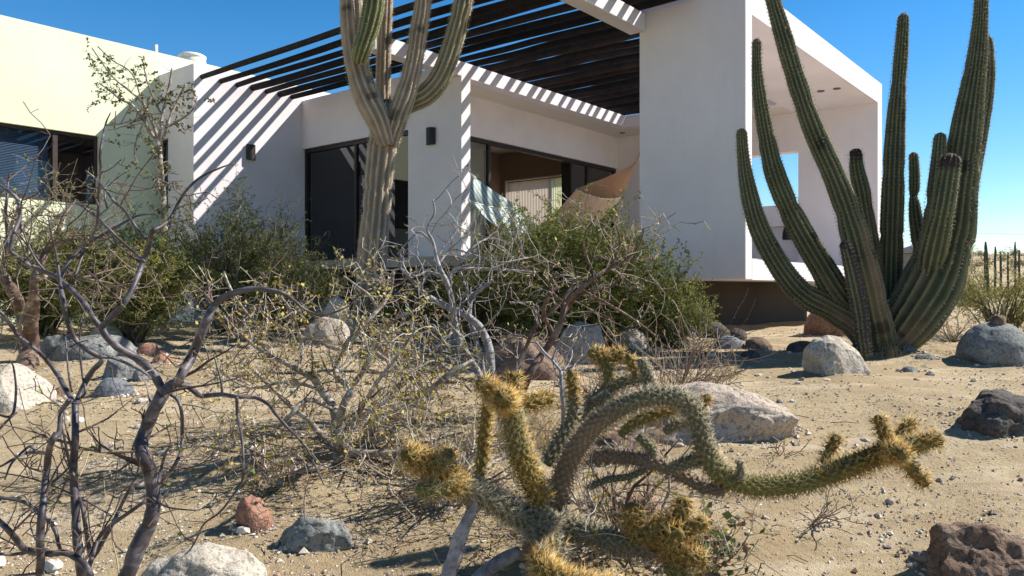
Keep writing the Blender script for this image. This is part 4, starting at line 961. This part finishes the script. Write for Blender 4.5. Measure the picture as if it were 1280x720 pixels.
J([(798, 545, 18, .15), (808, 553, 20, .15), (816, 566, 18, .15), (813, 582, 16, .15)], GY, 100, spl=.011, tub=.012); J([(830, 540, 16, .2), (845, 531, 20, .2), (862, 528, 18, .2)], GY, 101, spl=.012, tub=.013)
J([(775, 545, 16, .2), (790, 530, 20, .2), (812, 520, 22, .2), (840, 512, 20, .2)], [(0, 'straw'), (1, 'gold')], 102, spl=.02)
J([(735, 610, 13, .12), (758, 600, 14, .15), (785, 596, 14, .15), (805, 588, 13, .15)], GY, 103, spl=.008, tub=.012)
J([(742, 505, 16, .35), (752, 500, 20, .35), (758, 496, 18, .35)], GY, 104, spl=.014, tub=.013)
J([(690, 640, 40, -.03), (676, 655, 44, -.05), (672, 668, 40, -.06)], [(0, 'grey')], 105, spl=.036, per_areole=11)
# smooth grey stem leaning at the foot of the cholla
sp = plant('stem_stump', 'smooth bluish grey bare stem leaning at the foot of the golden cholla', 'stem', G(560, 2.55))
trace_shrub(sp, 2.6, [[(545, 800, 24), (553, 760, 22), (560, 722, 20), (567, 700, 19), (574, 675, 18), (582, 655, 16), (589, 642, 12), (594, 630, 7), (592, 618, 3)], [(570, 790, 20, .1), (590, 735, 20, .1), (620, 705, 18, .12), (650, 690, 16, .15)]], 0, cfgD, 16, wob=0, mat='bark_gray', first='stem')

# ------------------------------------------------------------------ stones
def icosphere(sub):
    t_ = (1 + 5 ** .5) / 2
    v = [Vector(p).normalized() for p in ((-1, t_, 0), (1, t_, 0), (-1, -t_, 0), (1, -t_, 0), (0, -1, t_), (0, 1, t_), (0, -1, -t_), (0, 1, -t_), (t_, 0, -1), (t_, 0, 1), (-t_, 0, -1), (-t_, 0, 1))]
    f = [(0, 11, 5), (0, 5, 1), (0, 1, 7), (0, 7, 10), (0, 10, 11), (1, 5, 9), (5, 11, 4), (11, 10, 2), (10, 7, 6), (7, 1, 8), (3, 9, 4), (3, 4, 2), (3, 2, 6), (3, 6, 8), (3, 8, 9), (4, 9, 5), (2, 4, 11), (6, 2, 10), (8, 6, 7), (9, 8, 1)]
    for _ in range(sub):
        c = {}; nf = []
        def mid(a, b):
            k = (min(a, b), max(a, b))
            if k not in c: c[k] = len(v); v.append(((v[a] + v[b]) / 2).normalized())
            return c[k]
        for a, b, d in f:
            ab, bd, da = mid(a, b), mid(b, d), mid(d, a)
            nf += [(a, ab, da), (b, bd, ab), (d, da, bd), (ab, bd, da)]
        f = nf
    return v, f
ROCKS = []
ICO = {s: icosphere(s) for s in (0, 1, 3, 4, 5)}
def rock(px, basepy, wpx, hpx, mat, label, seed, cuts=6, rough=.10, dk=.8, sub=4, sink=.4, name='boulder', cat='rock', group=None, peak=0, Y=None, lift=0, tilt=0):
    r = random.Random(seed)
    Yf = Y or Yg(basepy); w = wpx / F * Yf; d = w * dk; y = Yf + d * .35
    h = hpx / F * Yf
    g = G(px, y)
    if not lift: ROCKS.append((g.x, y, w, d))
    vs, f = ICO[sub]
    planes = [(rvec(r), r.uniform(.62, .9)) for _ in range(cuts)]
    out = []
    rz = r.uniform(0, 6)
    for v in vs:
        p = Vector(v)
        for n, dd in planes:
            q = p.dot(n)
            if q > dd: p = p - n * (q - dd) * .88
        a = noise.noise(p * 1.3 + Vector((seed, 0, 0))) * rough * 1.4 + noise.noise(p * 3.2 + Vector((0, seed, 0))) * rough * .7 + (1 - abs(noise.noise(p * 5 + Vector((seed, 3, 0))))) * rough * .3 + noise.noise(p * 12) * rough * .16 + noise.noise(p * 26) * rough * .07
        p = p * (1 + a)
        if peak: p.z *= 1 + .0; p.x += peak * max(0, p.z) * -1
        out.append(p)
    x0 = min(p.x for p in out); x1 = max(p.x for p in out); z1 = max(p.z for p in out); y0 = min(p.y for p in out); y1 = max(p.y for p in out)
    sx = w / (x1 - x0); sy = d / (y1 - y0); sz = h * (1 + sink) / (z1 * 1.0 + .55)
    mb = MB()
    pts = []
    for p in out:
        z = max(p.z, -.55)
        q = Vector(((p.x - (x0 + x1) / 2) * sx, (p.y - (y0 + y1) / 2) * sy, (z + .55) * sz - h * sink))
        pts.append(q)
    mb.add(pts, f)
    o = mb.build(name, M[mat]); o.location = g + Vector((0, 0, lift)); o.rotation_euler = (0, tilt, 0)
    return tag(o, label, cat, group)
rock(16, 516, 94, 58, 'rock_pale', 'large cream boulder at the left edge in front of the elephant tree', 1, 5, .07, .9, 5)
rock(72, 449, 50, 30, 'rock_gray', 'angular pale grey stone right of the red-brown trunk', 2, 9, .08)
rock(118, 452, 100, 30, 'rock_gray', 'long flat grey stone lying behind the purple stems', 3, 8, .08)
rock(133, 432, 42, 30, 'rock_pale', 'round cream stone on top of the long flat grey stone', 4, 2, .05)
rock(186, 445, 36, 18, 'rock_red', 'flat rust-red stone left of the thick forked stem', 5, 4, .07)
rock(204, 455, 27, 11, 'rock_red', 'small low rust-brown stone just below the flat rust-red stone', 6, 4, .07)
rock(150, 479, 46, 28, 'rock_gray', 'blocky grey stone between the purple stems', 7, 8, .09)
rock(178, 483, 28, 18, 'rock_gray', 'small grey stone touching the right side of the blocky grey stone', 8, 6, .08)
rock(143, 500, 48, 22, 'rock_blue', 'low dark grey stone in front of the blocky grey stone', 9, 5, .08)
rock(78, 500, 26, 16, 'rock_brown', 'small brown stone beside the large cream boulder', 10, 5, .1)
rock(317, 668, 48, 44, 'rock_red', 'upright wedge-shaped red stone in the sand below the white-barked shrub', 11, 13, .07, .7, 5, peak=.45)
rock(398, 694, 94, 42, 'rock_gray', 'rough bluish grey stone right of the red wedge', 12, 9, .12, .6, 5)
rock(258, 752, 175, 56, 'rock_pale', 'broad pale whitish boulder at the bottom edge behind the thick stem', 13, 6, .12, .6, 5)
rock(880, 562, 228, 70, 'rock_pink', 'big pale pinkish cracked boulder behind the cholla arch', 14, 15, .15, .55, 5)
rock(1046, 474, 80, 52, 'rock_pale', 'pale grey pointed boulder at the foot of the giant cactus', 15, 6, .09, .75, 5, peak=.2)
rock(1243, 457, 92, 52, 'rock_gray', 'smooth rounded grey boulder at the right edge of the sand', 16, 2, .05, .9, 5)
rock(1248, 457, 22, 15, 'rock_brown', 'small reddish brown stone perched on the rounded grey boulder', 17, 5, .12, .9, 3, lift=.315, Y=Yg(457) + .12, sink=.1)
rock(1252, 549, 122, 50, 'rock_dark', 'dark rough layered rock at the right edge', 18, 7, .2, .8, 5)
rock(1228, 748, 152, 78, 'rock_brown', 'brown fractured rock in the bottom right corner', 19, 10, .2, .8, 5)
rock(788, 443, 52, 34, 'rock_pink', 'pale pink rounded stone below the green bush', 20, 3, .06)
rock(826, 434, 28, 16, 'rock_pale', 'small flat pale stone right of the pale pink rounded stone', 21, 4, .07)
rock(856, 425, 30, 15, 'rock_blue', 'leftmost dark slate stone at the edge of the green bush', 22, 3, .06)
rock(893, 425, 42, 22, 'rock_dark', 'largest dark rounded stone of the pile in front of the porch corner', 23, 2, .06)
rock(923, 427, 22, 16, 'rock_dark', 'small black pointed stone at the right of the pile by the porch corner', 24, 5, .07)
rock(910, 438, 42, 17, 'rock_blue', 'smooth slate blue stone in front of the dark stone pile', 25, 2, .05)
rock(947, 439, 36, 18, 'rock_brown', 'pinkish brown stone at the right end of the dark stone pile', 26, 3, .06)
rock(938, 448, 26, 13, 'rock_dark', 'low dark stone in front of the pinkish brown stone', 27, 4, .08)
rock(1040, 424, 72, 44, 'rock_red', 'rounded orange-brown boulder behind the giant cactus base', 28, 1, .05, .8)
rock(1004, 441, 44, 16, 'rock_dark', 'low dark flat stone left of the giant cactus base', 29, 3, .07)
rock(424, 402, 46, 58, 'rock_pale', 'tall pale rounded boulder at the foot of the tan cactus trunk', 30, 3, .06, .8, Y=8.2)
rock(408, 405, 62, 36, 'rock_pink', 'wide pinkish boulder in front of the tall pale boulder', 31, 4, .08, .8, Y=7.7)
rock(370, 404, 60, 22, 'rock_gray', 'flat grey slab left of the boulders by the tan cactus trunk', 32, 7, .06)
rock(326, 412, 24, 18, 'rock_pale', 'small pale round stone in the shade left of the flat grey slab', 33, 2, .06)
rock(725, 455, 80, 54, 'rock_pink', 'pale pinkish boulder under the left half of the green bush', 34, 5, .1)
rock(655, 476, 110, 58, 'rock_brown', 'dark reddish brown boulder behind the grey arching limbs', 35, 6, .12)
rock(560, 440, 50, 24, 'rock_gray', 'grey stone half hidden behind the white-barked shrub', 36, 6, .08)
rock(470, 450, 46, 26, 'rock_brown', 'brownish stone behind the top of the white-barked shrub', 37, 6, .08)
rock(1140, 446, 26, 16, 'rock_gray', 'small grey stone right of the giant cactus base', 38, 3, .06)
rock(1158, 452, 30, 9, 'rock_gray', 'flat grey stone between the giant cactus and the rounded boulder', 39, 5, .08)
rock(1117, 446, 24, 8, 'rock_dark', 'small dark flat stone tucked under the giant cactus base', 40, 5, .08)
rock(1137, 466, 22, 8, 'rock_gray', 'small flat stone alone on the sand below the giant cactus', 41, 5, .08)
rock(975, 555, 40, 24, 'rock_pink', 'small pink stone at the right end of the big pale cracked boulder', 42, 4, .1, Y=Yg(555) + .15)
rock(890, 447, 30, 9, 'rock_brown', 'small brown stone below the slate blue stone', 43, 5, .1)
rock(800, 668, 60, 30, 'rock_red', 'reddish stone half hidden under the cholla stems', 44, 7, .12, Y=3.25)
rock(770, 560, 70, 36, 'rock_brown', 'brownish stone in the shade under the cholla arch', 45, 7, .12, Y=3.9)

# ------------------------------------------------------------------ ground sheet, gravel, litter
MOUNDS += [(3.5, 7.4, .7, .06), (G(420, YC).x, YC, .7, .05), (G(690, 2.95).x, 2.95, .6, .04), (G(742, 7.5).x, 7.5, 1.2, .06)]
for (x0, y0, w_, d_) in ROCKS: MOUNDS.append((x0, y0, w_ * .62, min(.045, .10 * w_)))
nx, ny = 620, 430
ys = [-4 + 10 * ((1 + 40.6 / 1) ** (j / (ny - 1)) - 1) for j in range(ny)]
vs = []; fs = []
for j, y in enumerate(ys):
    for i in range(nx):
        s = (i / (nx - 1) * 2 - 1); s = s * (.45 + .55 * s * s)
        x = s * (y + 9.5) * 2.0
        vs.append((x, y, ground(x, y)))
for j in range(ny - 1):
    for i in range(nx - 1):
        a = j * nx + i; fs.append((a, a + 1, a + nx + 1, a + nx))
mb = MB(); mb.v = vs; mb.f = fs; mb.m = [0] * len(fs); mb.c = [(1, 1, 1)] * len(vs)
gr = mb.build('ground', M['desert_sand']); gr['kind'] = 'structure'
r = random.Random(77); mb = MB()
PC = [(.66, .61, .53), (.62, .56, .46), (.42, .36, .29), (.52, .46, .38), (.33, .28, .24), (.26, .22, .20), (.60, .55, .48), (.36, .24, .18), (.45, .40, .36)]
OCT = ([Vector(p) for p in ((1, 0, 0), (-1, 0, 0), (0, 1, 0), (0, -1, 0), (0, 0, 1), (0, 0, -1))], [(0, 2, 4), (2, 1, 4), (1, 3, 4), (3, 0, 4), (2, 0, 5), (1, 2, 5), (3, 1, 5), (0, 3, 5)])
def pebble(x, y, s, shape):
    vs, f = shape; a = r.uniform(0, 6); ca, sa = math.cos(a), math.sin(a); sx, sy, sz = s * r.uniform(.7, 1.3), s * r.uniform(.6, 1.1), s * r.uniform(.4, .8)
    z = ground(x, y); o = []
    for v in vs:
        k = r.uniform(.78, 1.15); px_, py_, pz_ = v.x * sx * k, v.y * sy * k, v.z * sz * k
        o.append((x + px_ * ca - py_ * sa, y + px_ * sa + py_ * ca, z + pz_ + sz * .3))
    c = r.choice(PC); k = r.uniform(.8, 1.15); mb.add(o, f, tuple(v * k for v in c))
for _ in range(60000):
    y = 2.0 + 7.5 * r.random() ** 1.7; x = r.uniform(-.78, .78) * y
    if noise.noise(Vector((x * .9, y * .9, 40))) < r.uniform(-.7, .25): continue
    pebble(x, y, min(.02, .0035 * math.exp(abs(r.gauss(0, .55)))), OCT)
for _ in range(700):
    y = 2.2 + 9 * r.random() ** 1.4; x = r.uniform(-.75, .75) * y
    pebble(x, y, min(.05, .009 * math.exp(abs(r.gauss(0, .6)))), ICO[1])
for (x0, y0, w_, d_) in ROCKS:
    if y0 > 9: continue
    for _ in range(int(70 * min(2, w_ / .3))):
        a = r.uniform(0, 2 * PI); k = 1 + abs(r.gauss(0, .16))
        pebble(x0 + math.cos(a) * w_ * .5 * k, y0 + math.sin(a) * d_ * .5 * k, min(.03, .005 * math.exp(abs(r.gauss(0, .7)))), OCT if r.random() < .8 else ICO[1])
mb.build('gravel', M['pebble'], None, False)['kind'] = 'stuff'
mb = MB()
spots = [(G(420, YC), .9, 900), (G(690, 2.95), .7, 700), (G(742, 7.2), 1.1, 900), (G(850, 5.0), .6, 500), (G(70, 5.2), .9, 600), (G(640, 4.9), .8, 700), (G(1110, 7.2), .6, 400), (G(330, 7.2), 1.6, 600), (G(135, 5.4), .7, 300)]
for (c0, rad_, n_) in spots:
    for _ in range(n_):
        x = c0.x + r.gauss(0, .55) * rad_; y = c0.y + r.gauss(0, .4) * rad_
        z = ground(x, y) + r.uniform(.001, .008); a = r.uniform(0, 6)
        leaf(mb, Vector((x, y, z)), Vector((math.cos(a), math.sin(a), r.uniform(-.1, .4))), r.uniform(.01, .028), r.uniform(.004, .014), r, [(.25, .16, .08), (.33, .23, .11), (.40, .32, .17), (.18, .11, .06), (.44, .36, .14)])
    for _ in range(n_ // 8):
        x = c0.x + r.gauss(0, .6) * rad_; y = c0.y + r.gauss(0, .45) * rad_; a = r.uniform(0, 6); l_ = r.uniform(.04, .18)
        z = ground(x, y) + .004
        tube(mb, [(x, y, z), (x + math.cos(a) * l_ * .5, y + math.sin(a) * l_ * .5, z + .012), (x + math.cos(a + .3) * l_, y + math.sin(a + .3) * l_, z + .004)], [.0025, .002, .0015], 3, r.choice([(.2, .15, .11), (.34, .29, .24), (.14, .1, .08)]))
mb.build('leaf_litter', M['leaf'], None, False)['kind'] = 'stuff'
# dry straw grass behind the cholla
mb = MB()
for (px, Yv, n_, sp_, hh) in ((640, 4.3, 160, .22, .2), (690, 4.2, 200, .25, .22), (760, 3.0, 34, .25, .32), (830, 5.2, 200, .4, .16), (910, 6.0, 60, .12, .14), (1112, 6.95, 120, .12, .1), (500, 4.6, 100, .3, .2), (805, 4.2, 60, .2, .25), (300, 6.6, 120, .8, .12)):
    c0 = G(px, Yv)
    for _ in range(n_):
        x = c0.x + r.gauss(0, .5) * sp_; y = c0.y + r.gauss(0, .4) * sp_; z = ground(x, y); h_ = hh * r.uniform(.4, 1.1); d = rvec(r) * .35
        p0 = Vector((x, y, z)); p1 = p0 + Vector((d.x * h_ * .4, d.y * h_ * .4, h_ * .6)); p2 = p0 + Vector((d.x * h_ * 1.2, d.y * h_ * 1.2, h_))
        tube(mb, [p0, p1, p2], [.0016, .0013, .0006], 3, r.choice([(.50, .38, .20), (.58, .47, .28), (.42, .30, .15)]), cap=False)
mb.build('dry_grass', M['leaf'], None, False)['kind'] = 'stuff'

# ------------------------------------------------------------------ far ground: scrub, poles of cacti, a roof
mb = MB(); r = random.Random(91)
for _ in range(1500):
    y = 24 + 110 * r.random() ** 1.2; x = r.uniform(-.75, .95) * y
    if y < 42 and (x / y > .60 or x / y < .5): continue
    z = ground(x, y); w = r.uniform(.5, 1.6); h_ = w * r.uniform(.5, 1.1); base = r.choice([(.16, .14, .07), (.22, .18, .10), (.12, .12, .06), (.26, .20, .12), (.30, .22, .13)])
    for _ in range(90 if x > 0 else 20):
        a = r.uniform(0, 6.28); k = r.random() ** .5
        p = Vector((x + math.cos(a) * w * .5 * k, y + math.sin(a) * w * .5 * k, z + h_ * r.random() * (1.1 - k * .7)))
        leaf(mb, p, rvec(r), .17 * r.uniform(.5, 1.3), .12, r, [base])
mb.build('far_scrub', M['leaf'], None, False)['kind'] = 'stuff'
def pole(px, toppy, wpx, Yv, label, lean=0, fork=False):
    g = G(px, Yv); top = P(px - lean, toppy, Yv); root = plant('distant_cactus', label, 'cactus', g, 'thin cactus poles on the far slope')
    mb = MB(); R = wpx * .5 / F * Yv
    n = 10; pts = [lerp(Vector(g) - Vector((0, 0, .2)), top, i / n) + Vector((noise.noise(Vector((i * .5, px, 0))) * R * .5, 0, 0)) for i in range(n + 1)]
    rad = [R * (1.1 - .1 * i / n) for i in range(n)] + [R * .5]
    tube(mb, pts, rad, 24, (.075, .085, .055), rfn=lambda i, k, th: 1 - .15 * abs(math.sin(6 * th)))
    if fork:
        q = pts[6]; tube(mb, catmull([q, q + Vector((R * 3, 0, R * 1.5)), q + Vector((R * 4.2, 0, R * 6)), q + Vector((R * 4.4, 0, R * 11))], 4), [R * .7] * 13, 16, (.075, .085, .055))
    part(mb, 'trunk', M['cactus_skin'], root)
pole(1236, 302, 3.6, 44, 'tallest leaning distant cactus pole on the far slope', 4)
pole(1244, 308, 2.8, 47, 'thin distant cactus pole just right of the tallest leaning one')
pole(1251, 314, 2.6, 50, 'short distant cactus pole, middle of the row on the far slope')
pole(1260, 316, 2.4, 54, 'stubby distant cactus pole between the middle one and the forked one')
pole(1269, 302, 2.4, 48, 'slim forked distant cactus pole near the right edge', 0, True)
pole(1274, 312, 2.4, 50, 'short distant cactus pole at the far right end of the row')
pole(1231, 313, 2.4, 52, 'short distant cactus pole left of the tallest leaning one')
hr = plant('distant_house', 'low distant house with a dark pitched roof seen behind the giant cactus arms', 'house', (P(1160, 322, 62).x, 62, ground(P(1160, 322, 62).x, 62)))
m = MB(); x0, x1 = P(1128, 0, 62).x, P(1192, 0, 62).x; zr = P(0, 306, 62).z; ze = P(0, 317, 62).z
m.add([(x0, 60, ze), (x1, 60, ze), (x1, 66, ze), (x0, 66, ze), (x0 + 1.2, 63, zr), (x1 - 1.2, 63, zr)], [(0, 1, 5, 4), (2, 3, 4, 5), (1, 2, 5), (3, 0, 4), (3, 2, 1, 0)])
part(m, 'roof', M['roof_dark'], hr, False)
m = MB(); m.box(x0 + .4, x1 - .4, 60.4, 65.6, -1, ze - .003); part(m, 'wall', M['far_wall'], hr, False)
m = MB(); pts = []
for i in range(25):
    t_ = i / 24; a = P(1050, 283, 70); b = P(1420, 292, 66); p = lerp(a, b, t_); p.z -= 4 * t_ * (1 - t_) * .3; pts.append(p)
tube(m, pts, [.012] * 25, 5); tag(m.build('power_line', M['cable']), 'single thin power line crossing the sky at the right', 'cable')
